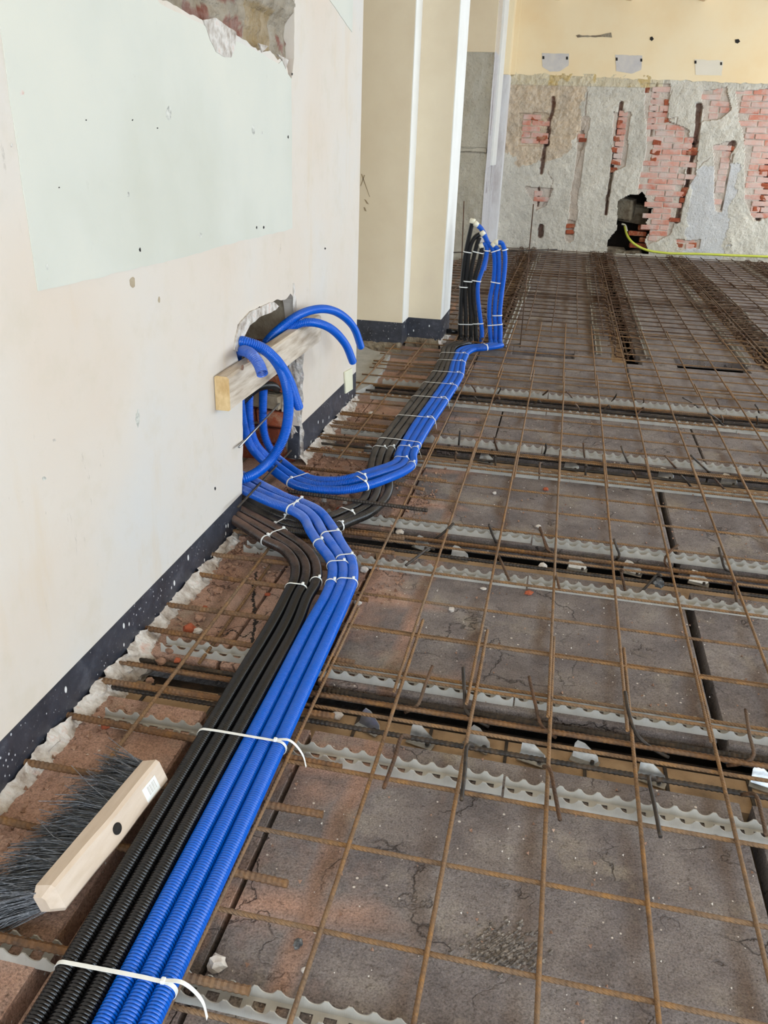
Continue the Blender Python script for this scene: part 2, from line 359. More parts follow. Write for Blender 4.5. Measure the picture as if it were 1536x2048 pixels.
def sweep(C, R, seg, caps=True):
    """tube around the polyline C with a radius per point"""
    T = np.gradient(C, axis=0); T /= np.linalg.norm(T, axis=1)[:, None] + 1e-12
    u = np.cross(T[0], [0, 0, 1.0]);
    if np.linalg.norm(u) < 0.1: u = np.cross(T[0], [1.0, 0, 0])
    u /= np.linalg.norm(u); U = [u]
    for i in range(1, len(C)):
        u = U[-1] - T[i] * (U[-1] @ T[i]); u /= np.linalg.norm(u) + 1e-12; U.append(u)
    U = np.array(U); W = np.cross(T, U)
    a = np.arange(seg) * 2 * np.pi / seg
    V = C[:, None, :] + R[:, None, None] * (np.cos(a)[None, :, None] * U[:, None, :] + np.sin(a)[None, :, None] * W[:, None, :])
    n = len(C); V = V.reshape(-1, 3)
    i = np.arange(n - 1)[:, None] * seg; j = np.arange(seg)[None, :]; k = (np.arange(seg) + 1)[None, :] % seg
    F = np.stack([i + j, i + k, i + seg + k, i + seg + j], 2).reshape(-1, 4).tolist()
    if caps: F.append(list(range(seg))[::-1]); F.append(list(range((n - 1) * seg, n * seg)))
    return V, F
def tube(name, pts, r, mat, parent=None, seg=8, step=None, curve=False, caps=True):
    C = catmull(pts, step or 0.01) if curve else np.array([list(p) for p in pts], float)
    V, F = sweep(C, np.full(len(C), r), seg, caps)
    return mk(name, V, F, mat, parent, smooth=True)
# value noise on numpy arrays
def vn(x, y, seed=0):
    xi = np.floor(x).astype(np.int64); yi = np.floor(y).astype(np.int64); fx = x - xi; fy = y - yi
    def h(a, b):
        v = (a * 374761393 + b * 668265263 + seed * 974634777) & 0xffffffff
        v = ((v ^ (v >> 13)) * 1274126177) & 0xffffffff
        return ((v ^ (v >> 16)) & 0xffff) / 65535.0
    sx = fx * fx * (3 - 2 * fx); sy = fy * fy * (3 - 2 * fy)
    return (h(xi, yi) * (1 - sx) + h(xi + 1, yi) * sx) * (1 - sy) + (h(xi, yi + 1) * (1 - sx) + h(xi + 1, yi + 1) * sx) * sy
def fbm(x, y, seed=0, oct=4):
    s = 0; a = 0.5; t = 0
    for o in range(oct):
        s = s + a * vn(x * 2 ** o, y * 2 ** o, seed + o * 17); t += a; a *= 0.5
    return s / t
def inpoly(X, Y, poly):
    r = np.zeros(X.shape, bool); n = len(poly)
    for i in range(n):
        x1, y1 = poly[i]; x2, y2 = poly[(i + 1) % n]
        c = ((y1 > Y) != (y2 > Y)) & (X < (x2 - x1) * (Y - y1) / (y2 - y1 + 1e-12) + x1); r ^= c
    return r
def segdist(X, Y, pts):
    d = np.full(X.shape, 9.0)
    for (x1, y1), (x2, y2) in zip(pts, pts[1:]):
        dx, dy = x2 - x1, y2 - y1; t = np.clip(((X - x1) * dx + (Y - y1) * dy) / (dx * dx + dy * dy + 1e-12), 0, 1)
        d = np.minimum(d, np.hypot(X - x1 - t * dx, Y - y1 - t * dy))
    return d
def jag(poly, step, amp, seed=0, fixed=()):
    """subdivide a closed outline and roughen it; edges whose index is in fixed stay straight"""
    out = []; n = len(poly)
    for i in range(n):
        a = Vector(poly[i]); b = Vector(poly[(i + 1) % n]); L = (b - a).length
        if i in fixed: out.append(tuple(a)); continue
        m = max(1, int(L / step)); nr = Vector((-(b - a).y, (b - a).x)) / max(L, 1e-9)
        for k in range(m):
            p = a.lerp(b, k / m); w = amp if k else 0
            f = mnoise.noise(Vector((p.x * 9, p.y * 9, seed))) + 0.8 * mnoise.noise(Vector((p.x * 31, p.y * 31, seed + 5)))
            out.append(tuple(p + nr * f * w))
    return out
def slab(name, outer, holes, mapf, t0, t1, mat, parent=None):
    """flat plate with real thickness from 2-D outlines; mapf(u,v,t) -> 3-D"""
    P = [Vector(p) for p in outer]; E = [(i, (i + 1) % len(outer)) for i in range(len(outer))]; Fc = [list(range(len(outer)))]
    for h in holes:
        n = len(P); P += [Vector(p) for p in h]; E += [(n + i, n + (i + 1) % len(h)) for i in range(len(h))]
    v2, e2, f2, *_ = delaunay_2d_cdt(P, E, [], 0, 1e-6)
    V = np.array([list(v) for v in v2]); keep = []
    F = [list(f) for f in f2]
    cx = np.array([V[f].mean(0) for f in F])
    ok = inpoly(cx[:, 0], cx[:, 1], outer)
    for h in holes: ok &= ~inpoly(cx[:, 0], cx[:, 1], h)
    F = [f for f, k in zip(F, ok) if k]
    n = len(V)
    W = [mapf(p[0], p[1], t1) for p in V] + [mapf(p[0], p[1], t0) for p in V]
    FF = [f for f in F] + [[i + n for i in f[::-1]] for f in F]
    cnt = {}
    for f in F:
        for a, b in zip(f, f[1:] + f[:1]): cnt[(a, b)] = 1
    for (a, b) in list(cnt):
        if (b, a) not in cnt: FF.append([b, a, a + n, b + n])
    o = mk(name, W, FF, mat, parent)
    import bmesh
    bm = bmesh.new(); bm.from_mesh(o.data); bmesh.ops.recalc_face_normals(bm, faces=bm.faces); bm.to_mesh(o.data); bm.free()
    return o
def hfield(name, U, Vv, Hh, mapf, mat, keep=None, col=None, parent=None, smooth=False):
    nu, nv = len(U), len(Vv)
    VV = [mapf(U[i], Vv[j], Hh[i, j]) for i in range(nu) for j in range(nv)]
    F = []
    for i in range(nu - 1):
        for j in range(nv - 1):
            if keep is None or keep[i, j]:
                F.append((i * nv + j, (i + 1) * nv + j, (i + 1) * nv + j + 1, i * nv + j + 1))
    o = mk(name, VV, F, mat, parent, smooth)
    if col is not None:
        ca = o.data.color_attributes.new('Col', 'FLOAT_COLOR', 'POINT')
        ca.data.foreach_set('color', np.c_[col.reshape(-1, 3), np.ones(nu * nv)].astype(np.float32).ravel())
    return o
# ================================================================== the setting
WX = -1.05                       # face of the left wall
# ---- left wall: plaster coat, masonry core, painted band, broken lower edge
wl = lambda u, v, t: (WX + t, u, v)
HOLE_EDGE = [(2.612, 0.138), (2.63, 0.204), (2.652, 0.48), (2.655, 0.56), (2.612, 0.66), (2.605, 0.712), (2.635, 0.75), (2.75, 0.762), (2.83, 0.772), (2.95, 0.758), (3.02, 0.768),
             (3.14, 0.752), (3.21, 0.765), (3.255, 0.735), (3.30, 0.62), (3.335, 0.47), (3.315, 0.30), (3.312, 0.176)]
STONE = [(2.05, 1.68), (2.2, 1.633), (2.38, 1.622), (2.52, 1.62), (2.66, 1.611), (2.80, 1.606), (2.92, 1.592), (3.02, 1.60), (3.10, 1.578), (3.17, 1.595), (3.21, 1.555), (3.237, 1.50), (3.285, 1.60), (3.30, 1.79), (3.30, 2.2), (2.05, 2.2)]
outer = [(-1.6, 0.138)] + HOLE_EDGE + [(4.355, 0.165), (4.355, 3.35), (-1.6, 3.35)]
nH = len(HOLE_EDGE)
o = jag(outer, 0.02, 0.006, 3, fixed=(0, nH, nH + 1, nH + 2, nH + 3))
wall_left = slab('wall_left', o, [jag(STONE, 0.02, 0.008, 4)], wl, -0.05, 0.0, 'wall_paint')
tag(wall_left, kind='structure')
# painted dark band along its foot, interrupted by the broken opening
bb = slab('baseboard_left', jag([(-1.6, 0.02), (2.585, 0.02), (2.612, 0.138), (-1.6, 0.138)], 0.02, 0.005, 8, fixed=(2, 3)), [], wl, -0.05, 0.0015, 'dark_band')
tag(bb, kind='structure')
bb = slab('baseboard_left', jag([(3.285, 0.03), (4.355, 0.025), (4.355, 0.165), (3.312, 0.176)], 0.02, 0.005, 9, fixed=(1, 2)), [], wl, -0.05, 0.0015, 'dark_band')
tag(bb, kind='structure')
core = boxes('masonry_core', [((-1.46, -1.6, -0.1), (-1.1, 2.56, 3.35)), ((-1.46, 3.36, -0.1), (-1.1, 4.35, 3.35)), ((-1.46, 2.56, 0.8), (-1.1, 3.36, 1.5)), ((-1.46, 2.56, 1.5), (-1.16, 3.36, 3.35)),
                             ((-1.60, 2.56, -0.1), (-1.46, 4.35, 0.9)), ((-1.46, 3.3, 0.55), (-1.1, 3.37, 0.8))], 'mortar', wall_left)
# exposed rough stone above the green paint
U = np.arange(1.98, 3.37, 0.011); Vv = np.arange(1.46, 2.3, 0.011)
A, B = np.meshgrid(U, Vv, indexing='ij')
hh = -0.048 + 0.036 * fbm(A * 5, B * 22, 3, 5) + 0.014 * fbm(A * 30, B * 40, 9, 3)
lip = np.clip((B - 1.69 - 0.05 * fbm(A * 4, B, 5)) / 0.03, 0, 1)      # a ledge of stone over a course of brick and earth
hh += lip * 0.022 - 0.012
cc = np.array(lin(150, 136, 114)[:3])[None, None] * (0.7 + 0.6 * fbm(A * 14, B * 20, 21, 4))[..., None]
br = ((A > 2.42) & (A < 2.86) & (lip < 0.4) & (fbm(A * 8, B * 22, 31) > 0.46)) | ((A > 3.12) & (B < 1.66) & (fbm(A * 20, B * 20, 33) > 0.5))
cc[br] = np.array(lin(126, 66, 46)[:3]) * (0.7 + 0.6 * fbm(A[br] * 20, B[br] * 20, 41))[:, None]
ye = (A > 2.88) & (A < 3.12) & (lip < 0.5); cc[ye] = np.array(lin(150, 124, 78)[:3]) * (0.75 + 0.5 * fbm(A[ye] * 24, B[ye] * 24, 43))[:, None]
keep = inpoly(A, B, [(1.98, 1.6), (3.3, 1.46), (3.36, 1.5), (3.36, 2.29), (1.98, 2.29)])
hfield('exposed_stone', U, Vv, hh, wl, 'hacked_render', keep, cc, wall_left)
# old paint fields
gp = [(1.543, 1.024), (1.75, 1.02), (2.2, 1.014), (2.7, 1.016), (3.0, 1.01), (3.235, 1.011), (3.246, 1.53), (3.2, 1.545), (3.16, 1.585), (3.1, 1.568), (2.92, 1.582), (2.66, 1.6), (2.38, 1.612), (2.2, 1.623), (2.04, 1.67), (2.04, 2.5), (1.53, 2.5), (1.536, 1.5)]
slab('green_paint_patch', jag(gp, 0.03, 0.0035, 12), [], wl, 0.0, 0.0025, 'green_paint', wall_left)
slab('green_paint_patch', jag([(3.47, 1.905), (4.14, 1.78), (4.16, 2.3), (3.45, 2.3)], 0.03, 0.003, 14), [], wl, 0.0, 0.0022, 'green_paint', wall_left)
def patch(poly_px, mat, t=0.003, name='plaster_flake', amp=0.003, x=WX, step=0.012):
    pl = [(gx(a, b, x).y, gx(a, b, x).z) for a, b in poly_px]
    return slab(name, jag(pl, step, amp, len(pl)), [], wl, 0.0, t, mat, wall_left)
patch([(405, 40), (430, 36), (455, 55), (470, 64), (468, 95), (460, 115), (445, 113), (430, 104), (418, 80)], 'broken_plaster', 0.004)
patch([(515, 86), (535, 92), (528, 100), (522, 105)], 'broken_plaster', 0.004)
patch([(553, 108), (575, 120), (570, 138), (561, 118)], 'broken_plaster', 0.004)
patch([(470, 672), (478, 645), (500, 622), (522, 612), (545, 604), (556, 612), (548, 620), (520, 632), (497, 650), (482, 680), (478, 705), (466, 700)], 'broken_plaster', 0.006)
patch([(586, 566), (588, 566), (592, 600), (594, 630), (588, 634), (585, 612)], 'broken_plaster', 0.002)
for (a, b, s, hgt, m) in [(335, 228, 7, 20, 'grey_render'), (505, 261, 5, 13, 'grey_render'), (522, 266, 2, 5, 'grey_render'), (41, 185, 6, 8, 'broken_plaster'), (278, 500, 3, 6, 'black_hole'), (400, 470, 4, 7, 'grey_render'),
                          (92, 533, 5, 8, 'grey_render'), (512, 455, 2, 4, 'black_hole'), (526, 455, 2, 4, 'black_hole'), (263, 240, 2, 2, 'black_hole'), (313, 256, 2, 2, 'black_hole'), (575, 274, 2, 4, 'black_hole'),
                          (170, 240, 2, 2, 'black_hole'), (116, 375, 2, 2, 'black_hole'), (584, 148, 2, 3, 'black_hole'), (255, 390, 3, 7, 'grey_render'), (693, 28, 2, 8, 'grey_render'), (430, 977, 2, 5, 'black_hole'), (88, 957, 6, 5, 'grey_render'), (275, 835, 5, 22, 'grey_render'), (108, 880, 4, 4, 'broken_plaster'),
                          (22, 290, 3, 5, 'broken_plaster'), (265, 565, 7, 18, 'mortar'), (318, 600, 3, 8, 'mortar'), (650, 497, 2, 3, 'black_hole')]:
    rg_ = random.Random(a * 7 + b); k_ = 9
    pts = [(a + s * .8 * math.cos(t_ * 6.283 / k_) * rg_.uniform(.55, 1.15), b + hgt * .85 * math.sin(t_ * 6.283 / k_) * rg_.uniform(.6, 1.15)) for t_ in range(k_)]
    patch(pts, {'grey_render': 'chip_grey'}.get(m, m), 0.0028 if a < 583 and b < 540 else 0.001, 'chip', 0.0008, step=0.004)
# a plate of cream tape left on the wall
o = slab('cream_tape_plate', [(gx(a, b, WX).y, gx(a, b, WX).z) for a, b in [(687, 744), (702, 736), (703, 778), (689, 787)]], [], wl, 0.0015, 0.008, 'cream_plate')
tag(o, 'small cream rectangular plate stuck over the dark band near the wall corner', 'plate')
# broken plaster hanging under the painted band
def broken_edge(name, y0, y1, parent, zb=0.035, bulge=0.078, mat='broken_plaster', seed=1, mapf=None, zlow=-0.07):
    U = np.arange(y0, y1 + 0.001, 0.009); k = np.linspace(0, 1, 13)
    A, B = np.meshgrid(U, k, indexing='ij')
    ragged = 0.02 * fbm(A * 10, 0 * A, seed, 4)
    z = zb + ragged * (1 - B) * 1.4 - 0.012 + (zlow - zb) * B
    h = 0.004 + bulge * np.sin(B * math.pi * 0.62) * (0.35 + 0.9 * fbm(A * 9, B * 3, seed + 3, 4)) - 0.09 * np.clip(B - 0.55, 0, 1) + 0.034 * (fbm(A * 34, B * 8, seed + 8, 3) - 0.5)
    VV = [(mapf or wl)(U[i], z[i, j], h[i, j]) for i in range(len(U)) for j in range(13)]
    F = [(i * 13 + j, i * 13 + 13 + j, i * 13 + 14 + j, i * 13 + j + 1) for i in range(len(U) - 1) for j in range(12)]
    return mk(name, VV, F, mat, parent)
broken_edge('broken_plaster_edge', -0.6, 2.59, wall_left)
broken_edge('broken_plaster_edge', 3.29, 4.36, wall_left, seed=5)
broken_edge('broken_plaster_edge', 0.02, 0.52, wall_left, zb=0.0, bulge=0.03, zlow=-0.085, seed=23, mapf=lambda u, v, t: (-1.038 + v, 3.322 - t * 0.6, u))
# brick and mortar jamb inside the opening
for row in range(9):
    z0 = 0.0 + row * 0.082
    red = row in (1, 2, 4, 6)
    for k in range(2):
        b_ = bevbox('brick', 0.17, 0.07, 0.068, 0.008, 'brick_raw' if (red or row == 0) else 'mortar', wall_left, 0.006)
        b_.location = (-1.165 - k * 0.18 - (0.05 if row % 2 else 0), 3.35 + random.uniform(-0.02, 0.015), z0 + 0.034)
        b_.rotation_euler = (random.uniform(-.06, .06), random.uniform(-.08, .08), random.uniform(-.08, .08))
for (yy, zz, m) in [(2.72, 0.80, 'masonry'), (2.9, 0.805, 'masonry'), (3.08, 0.80, 'masonry'), (3.22, 0.79, 'mortar')]:
    b_ = bevbox('brick', 0.2, 0.19, 0.07, 0.012, m, wall_left, 0.012); b_.location = (-1.2, yy, zz); b_.rotation_euler = (random.uniform(-.1, .1), random.uniform(-.1, .1), 0.1)
boxes('inner_jamb', [((-1.44, 2.50, 0.0), (-1.16, 2.60, 0.8))], 'tan_paint', wall_left)
# ---- recess behind the wall end, and the stepped pier
pier = boxes('wall_pier', [((-2.2, 5.62, 0.2), (-1.035, 6.3, 3.35)), ((-1.036, 5.84, 0.2), (-0.80, 6.3, 3.35))], 'tan_paint'); tag(pier, kind='structure')
boxes('lit_side_face', [((-0.80, 5.842, 0.2), (-0.794, 6.3, 3.35)), ((-1.036, 5.622, 0.2), (-1.030, 5.84, 3.35))], 'white_edge', pier)  # paler side faces: the stronger light on them is put into the colour
o = boxes('baseboard_pier', [((-2.2, 5.618, 0.045), (-1.032, 6.3, 0.2)), ((-1.04, 5.838, 0.045), (-0.792, 6.3, 0.2))], 'dark_band'); tag(o, kind='structure')
boxes('masonry_core', [((-2.2, 5.65, -0.1), (-1.06, 6.28, 0.05)), ((-1.06, 5.87, -0.1), (-0.83, 6.28, 0.05))], 'masonry', pier)
broken_edge('broken_plaster_edge', -2.2, -1.03, pier, zb=0.06, bulge=0.05, mat='masonry', seed=11, mapf=lambda u, v, t: (u, 5.62 - t, v))
broken_edge('broken_plaster_edge', -1.04, -0.79, pier, zb=0.06, bulge=0.05, mat='masonry', seed=15, mapf=lambda u, v, t: (u, 5.84 - t, v))
broken_edge('broken_plaster_edge', 5.80, 6.3, pier, zb=0.05, bulge=0.03, seed=17, mapf=lambda u, v, t: (-0.80 + t, u, v))
o = boxes('wall_recess', [((-2.25, 4.2, -0.1), (-2.15, 11.0, 3.35)), ((-2.2, 4.15, -0.1), (-1.46, 4.25, 3.35))], 'tan_paint'); tag(o, kind='structure')  # unseen closing walls, added to stop light leaking in
def rmark(pts, mat='pencil', w=0.6):
    q_ = [gy(a, b_, 5.62) for a, b_ in pts]
    return slab('scribble', [(p.x, p.z) for p in q_], [], lambda u, v, t: (u, 5.62 - t, v), 0.0, 0.0012, mat, pier)
rmark([(722, 348), (724, 348), (740, 394), (739, 394)]); rmark([(728, 350), (730, 350), (722, 372), (721, 371)]); rmark([(728, 398), (732, 400), (738, 409), (733, 407)]); rmark([(727, 414), (730, 415), (733, 423), (729, 421)])
pad = [(gz(a, b, 0.03).x, gz(a, b, 0.03).y) for a, b in [(700, 680), (745, 700), (780, 706), (768, 735), (752, 760), (735, 772), (708, 784), (660, 790), (600, 700)]]
o = slab('floor_screed_pad', jag(pad, 0.04, 0.012, 5), [], lambda u, v, t: (u, v, t), -0.02, 0.03, 'concrete_pad'); tag(o, kind='structure')
# ---- far left: stripped pier and pilaster beside the far wall
U = np.arange(-2.15, -1.04, 0.02); Vv = np.arange(-0.05, 2.36, 0.02); A, B = np.meshgrid(U, Vv, indexing='ij')
hh = 0.035 * fbm(A * 7, B * 7, 51, 5)
hh -= 0.05 * np.clip(1 - np.abs(B - 1.28 - 0.02 * fbm(A * 9, B * 0, 4)) / 0.025, 0, 1)
cc = np.array(lin(190, 184, 168)[:3])[None, None] * (0.75 + 0.5 * fbm(A * 5, B * 5, 53))[..., None]
cc[np.abs(B - 1.28) < 0.02] *= 0.35
o = boxes('wall_far_pier', [((-2.2, 10.93, -0.1), (-1.06, 12.5, 3.35))], 'grey_render'); tag(o, kind='structure'); fp = o
hfield('stripped_render', U, Vv, hh, lambda u, v, t: (u, 10.93 - t, v), 'hacked_render', None, cc, fp)
boxes('painted_plaster', [((-2.2, 10.895, 2.34), (-1.05, 10.95, 3.35))], 'tan_paint', fp)
U = np.arange(10.9, 12.5, 0.02); Vv = np.arange(-0.05, 3.35, 0.02); A, B = np.meshgrid(U, Vv, indexing='ij')
hh = 0.004 + 0.012 * fbm(A * 14, B * 2.5, 61, 5)
cc = np.array(lin(214, 208, 208)[:3])[None, None] * (0.82 + 0.3 * fbm(A * 16, B * 1.5, 63))[..., None]
dk = (fbm(A * 24, B * 1.2, 65) > 0.64) & (B < 2.3) & (B > 0.8); cc[dk] = np.array(lin(120, 100, 100)[:3])
up_ = B > 2.35; cc[up_] = np.array(lin(226, 208, 186)[:3])
hfield('stripped_render', U, Vv, hh, lambda u, v, t: (-1.06 + t, u, v), 'hacked_render', None, cc, fp)
boxes('cream_pilaster_strip', [((-1.06, 11.45, 1.12), (-1.025, 12.05, 3.35))], 'white_edge', fp)
boxes('cream_pilaster_strip', [((-1.06, 12.05, 2.2), (-0.96, 12.5, 3.35)), ((-1.0, 12.36, 2.22), (-0.90, 12.5, 3.35))], 'far_cream', fp)
boxes('pilaster_return', [((-1.06, 12.12, -0.05), (-0.95, 12.5, 2.2))], 'lilac_plaster', fp)
# ---- far wall: hacked render, chases, bricks, a broken hole
YB = 12.45
fx_ = lambda u, v, t: (u, YB - t, v)
def bp(px, py): p = gy(px, py, YB); return (p.x, p.z)
U = np.arange(-1.0, 4.2, 0.0125); Vv = np.arange(-0.1, 2.26, 0.0125); A, B = np.meshgrid(U, Vv, indexing='ij')
wobx = A + 0.05 * (fbm(A * 6, B * 6, 71) - 0.5); wobz = B + 0.05 * (fbm(A * 6, B * 6, 73) - 0.5)
n1 = fbm(A * 2.2, B * 2.2, 75, 5); n2 = fbm(A * 9, B * 9, 77, 4)
n3 = fbm(A * 24, B * 24, 79, 3)
hh = 0.008 + 0.024 * n2 + 0.014 * n1 + 0.010 * n3
cc = np.array(lin(212, 204, 188)[:3])[None, None] * (0.8 + 0.45 * n1)[..., None] * (0.85 + 0.3 * n2)[..., None]
REG = [[(1290, 168), (1340, 168), (1336, 240), (1378, 262), (1374, 300), (1362, 400), (1340, 470), (1296, 490), (1270, 400), (1292, 300)],
       [(1405, 180), (1452, 176), (1462, 222), (1440, 238), (1405, 242)], [(1468, 182), (1560, 176), (1560, 425), (1508, 442), (1490, 400), (1488, 300), (1480, 250)],
       [(1038, 226), (1096, 226), (1098, 292), (1036, 292)], [(1050, 372), (1108, 378), (1092, 412), (1072, 420)], [(1425, 290), (1466, 280), (1458, 350), (1442, 425), (1430, 422)], [(1228, 225), (1262, 225), (1250, 330), (1222, 345)],
       [(1190 + 158, 480), (1400, 480), (1396, 497), (1356, 499)], [(1372, 275), (1395, 275), (1392, 350), (1370, 380)], [(1152, 262), (1168, 262), (1166, 300), (1152, 300)], [(1134, 440), (1150, 440), (1147, 470), (1133, 470)]]
REGW = [[bp(*p) for p in r] for r in REG]
expo = np.zeros(A.shape, bool)
for r in REGW: expo |= inpoly(wobx, wobz, r)
hh[expo] = 0.004 + 0.006 * n2[expo]
cc[expo] = np.array(lin(214, 198, 182)[:3]) * (0.7 + 0.5 * n2[expo])[:, None]
rough_l = (A < 0.05 + 0.25 * (n2 - 0.5)) & (B > 0.95 + 0.9 * (n1 - 0.3) + 0.2 * n2) ; hh[rough_l] += 0.035 * (fbm(A[rough_l] * 22, B[rough_l] * 22, 81, 3) - 0.5); cc[rough_l] = np.array(lin(212, 188, 158)[:3]) * (0.7 + 0.6 * n2[rough_l])[:, None]
CH = [([(1108, 196), (1098, 250), (1094, 290)], 0.03, 0.05), ([(1090, 290), (1085, 330), (1083, 345)], 0.03, 0.06), ([(1078, 375), (1076, 410)], 0.022, 0.05), ([(1243, 205), (1240, 250), (1234, 290), (1228, 320)], 0.035, 0.07), ([(1226, 325), (1217, 370), (1211, 428)], 0.026, 0.09),
      ([(1399, 210), (1395, 240), (1390, 285)], 0.045, 0.08), ([(1388, 290), (1378, 345), (1364, 400), (1352, 442)], 0.035, 0.09), ([(1534, 320), (1531, 380), (1516, 436)], 0.04, 0.08), ([(1463, 288), (1458, 305)], 0.05, 0.05), ([(1170, 230), (1174, 180)], 0.012, 0.03), ([(1466, 310), (1452, 390), (1442, 420)], 0.018, 0.04),
      ([(1082, 455), (1080, 468)], 0.045, 0.09), ([(1313, 168), (1300, 280)], 0.018, 0.04), ([(1095, 340), (1107, 365), (1100, 392), (1085, 412)], 0.010, 0.025), ([(1174, 240), (1160, 275), (1164, 290), (1152, 330)], 0.010, 0.02), ([(1342, 180), (1330, 240), (1352, 235), (1350, 265)], 0.010, 0.025), ([(1418, 315), (1388, 345), (1396, 420), (1402, 445)], 0.010, 0.02)]
for pts, w_, dp in CH:
    d = segdist(wobx, wobz, [bp(*p) for p in pts]); g = np.clip((w_ - d * (0.8 + 0.5 * n2)) / 0.02, 0, 1)
    hh -= dp * g; m = g > 0.3; mx = np.array(lin(128, 70, 46)[:3]) * (0.5 + 0.9 * n2[m])[:, None]; cc[m] = cc[m] * 0.15 + mx * 0.85 if dp > 0.045 else cc[m] * 0.55 + mx * 0.45
d = segdist(wobx, wobz, [bp(1170, 240), bp(1152, 370), bp(1140, 475)]); m = d < 0.055; hh[m] -= 0.012; cc[m] = np.array(lin(196, 178, 160)[:3]) * (0.75 + 0.5 * n2[m])[:, None]
top = (B > 2.10) & (A < 1.0); cc[top] = np.array(lin(222, 206, 172)[:3]) * (0.85 + 0.3 * n2[top])[:, None]; hh[top] += 0.01
yl = top & (fbm(A * 5, B * 2, 91) > 0.62); cc[yl] = np.array(lin(214, 184, 120)[:3])
blu = (A > 1.5 + 0.2 * n2) & (A < 2.05 + 0.2 * n2) & (B < 1.1 + 0.6 * (n1 - 0.3)) & ~expo; cc[blu] = np.array(lin(212, 210, 208)[:3]) * (0.86 + 0.25 * n2[blu])[:, None]; hh[blu] = 0.024 + 0.004 * n2[blu]
HOLEP = [bp(*p) for p in [(1212, 508), (1215, 482), (1232, 458), (1235, 402), (1255, 390), (1276, 390), (1284, 384), (1293, 400), (1291, 416), (1304, 418), (1301, 430), (1291, 446), (1300, 462), (1288, 482), (1297, 508)]]
hol = inpoly(wobx * 0.5 + A * 0.5, wobz * 0.5 + B * 0.5, HOLEP)
wall_back = hfield('wall_back', U, Vv, hh, fx_, 'hacked_render', ~hol, cc); tag(wall_back, kind='structure')
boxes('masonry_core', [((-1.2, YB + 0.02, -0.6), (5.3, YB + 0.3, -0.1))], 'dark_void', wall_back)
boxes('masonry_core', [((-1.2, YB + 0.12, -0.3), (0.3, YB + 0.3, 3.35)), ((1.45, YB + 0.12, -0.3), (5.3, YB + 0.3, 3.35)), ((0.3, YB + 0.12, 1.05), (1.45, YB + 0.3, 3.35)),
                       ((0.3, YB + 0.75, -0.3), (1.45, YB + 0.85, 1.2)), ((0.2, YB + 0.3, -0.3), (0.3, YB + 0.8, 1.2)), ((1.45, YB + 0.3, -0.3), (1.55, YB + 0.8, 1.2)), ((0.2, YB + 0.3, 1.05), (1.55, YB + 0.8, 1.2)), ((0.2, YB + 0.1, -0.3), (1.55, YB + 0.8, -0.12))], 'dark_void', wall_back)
boxes('masonry_core', [((0.3, YB + 0.03, 0.86), (1.45, YB + 0.2, 1.06)), ((0.3, YB + 0.03, -0.2), (0.5, YB + 0.2, 1.06)), ((1.22, YB + 0.03, -0.2), (1.46, YB + 0.2, 1.06))], 'masonry', wall_back)
# rubble inside the hole and torn bricks along its rim
for (a, b, c_, s) in [(0.72, YB + 0.25, 0.02, 0.3), (0.95, YB + 0.2, 0.0, 0.26), (0.9, YB + 0.45, 0.55, 0.4), (0.75, YB + 0.3, 0.62, 0.3)]:
    b_ = bevbox('brick', s, 0.22, 0.12 if c_ < .3 else 0.26, 0.02, 'masonry', wall_back, 0.02); b_.location = (a, b, c_); b_.rotation_euler = (0.1, random.uniform(-.2, .2), random.uniform(-.4, .4))
for (a, c_) in [(0.98, 0.30), (1.10, 0.38), (1.02, 0.14), (1.14, 0.22)]:
    b_ = bevbox('brick', 0.24, 0.12, 0.06, 0.006, 'brick_raw', wall_back, 0.006); b_.location = (a, YB + 0.14, c_)
# bricks that show where the render is off
proto = [bevbox('brick', 0.236, 0.05, 0.062, 0.006, 'brick', None, 0.004) for _ in range(3)]
hb_ = [bevbox('brick', 0.114, 0.05, 0.062, 0.006, 'brick', None, 0.004) for _ in range(2)]
cnt = 0; used = set()
for row in range(32):
    zc = 0.035 + row * 0.0735; off = 0.125 * (row % 2)
    for k in range(-6, 14):
        xc = off + k * 0.25
        cand = [(xc, 0.236, proto)]
        for (x0, w0, pr) in cand:
            ins = [any(inpoly(np.array([x0 + dx]), np.array([zc]), r)[0] for r in REGW) for dx in (-0.085, 0, 0.085)]
            if inpoly(np.array([x0]), np.array([zc]), HOLEP)[0]: continue
            if all(ins):
                s_ = pr[cnt % len(pr)]; p_ = (x0, zc)
            elif ins[0] and ins[1]: s_ = hb_[cnt % 2]; p_ = (x0 - 0.06, zc)
            elif ins[1] and ins[2]: s_ = hb_[cnt % 2]; p_ = (x0 + 0.06, zc)
            else: continue
            key = id(s_)
            if key in used: b_ = inst(s_, 'brick', wall_back)
            else: b_ = s_; b_.parent = wall_back; used.add(key)
            b_.location = (p_[0], YB + 0.008 + random.uniform(-0.006, 0.006), p_[1]); b_.rotation_euler = (0, random.uniform(-.01, .01), random.uniform(-.02, .02)); cnt += 1
for s_ in proto + hb_:
    if id(s_) not in used: bpy.data.objects.remove(s_)
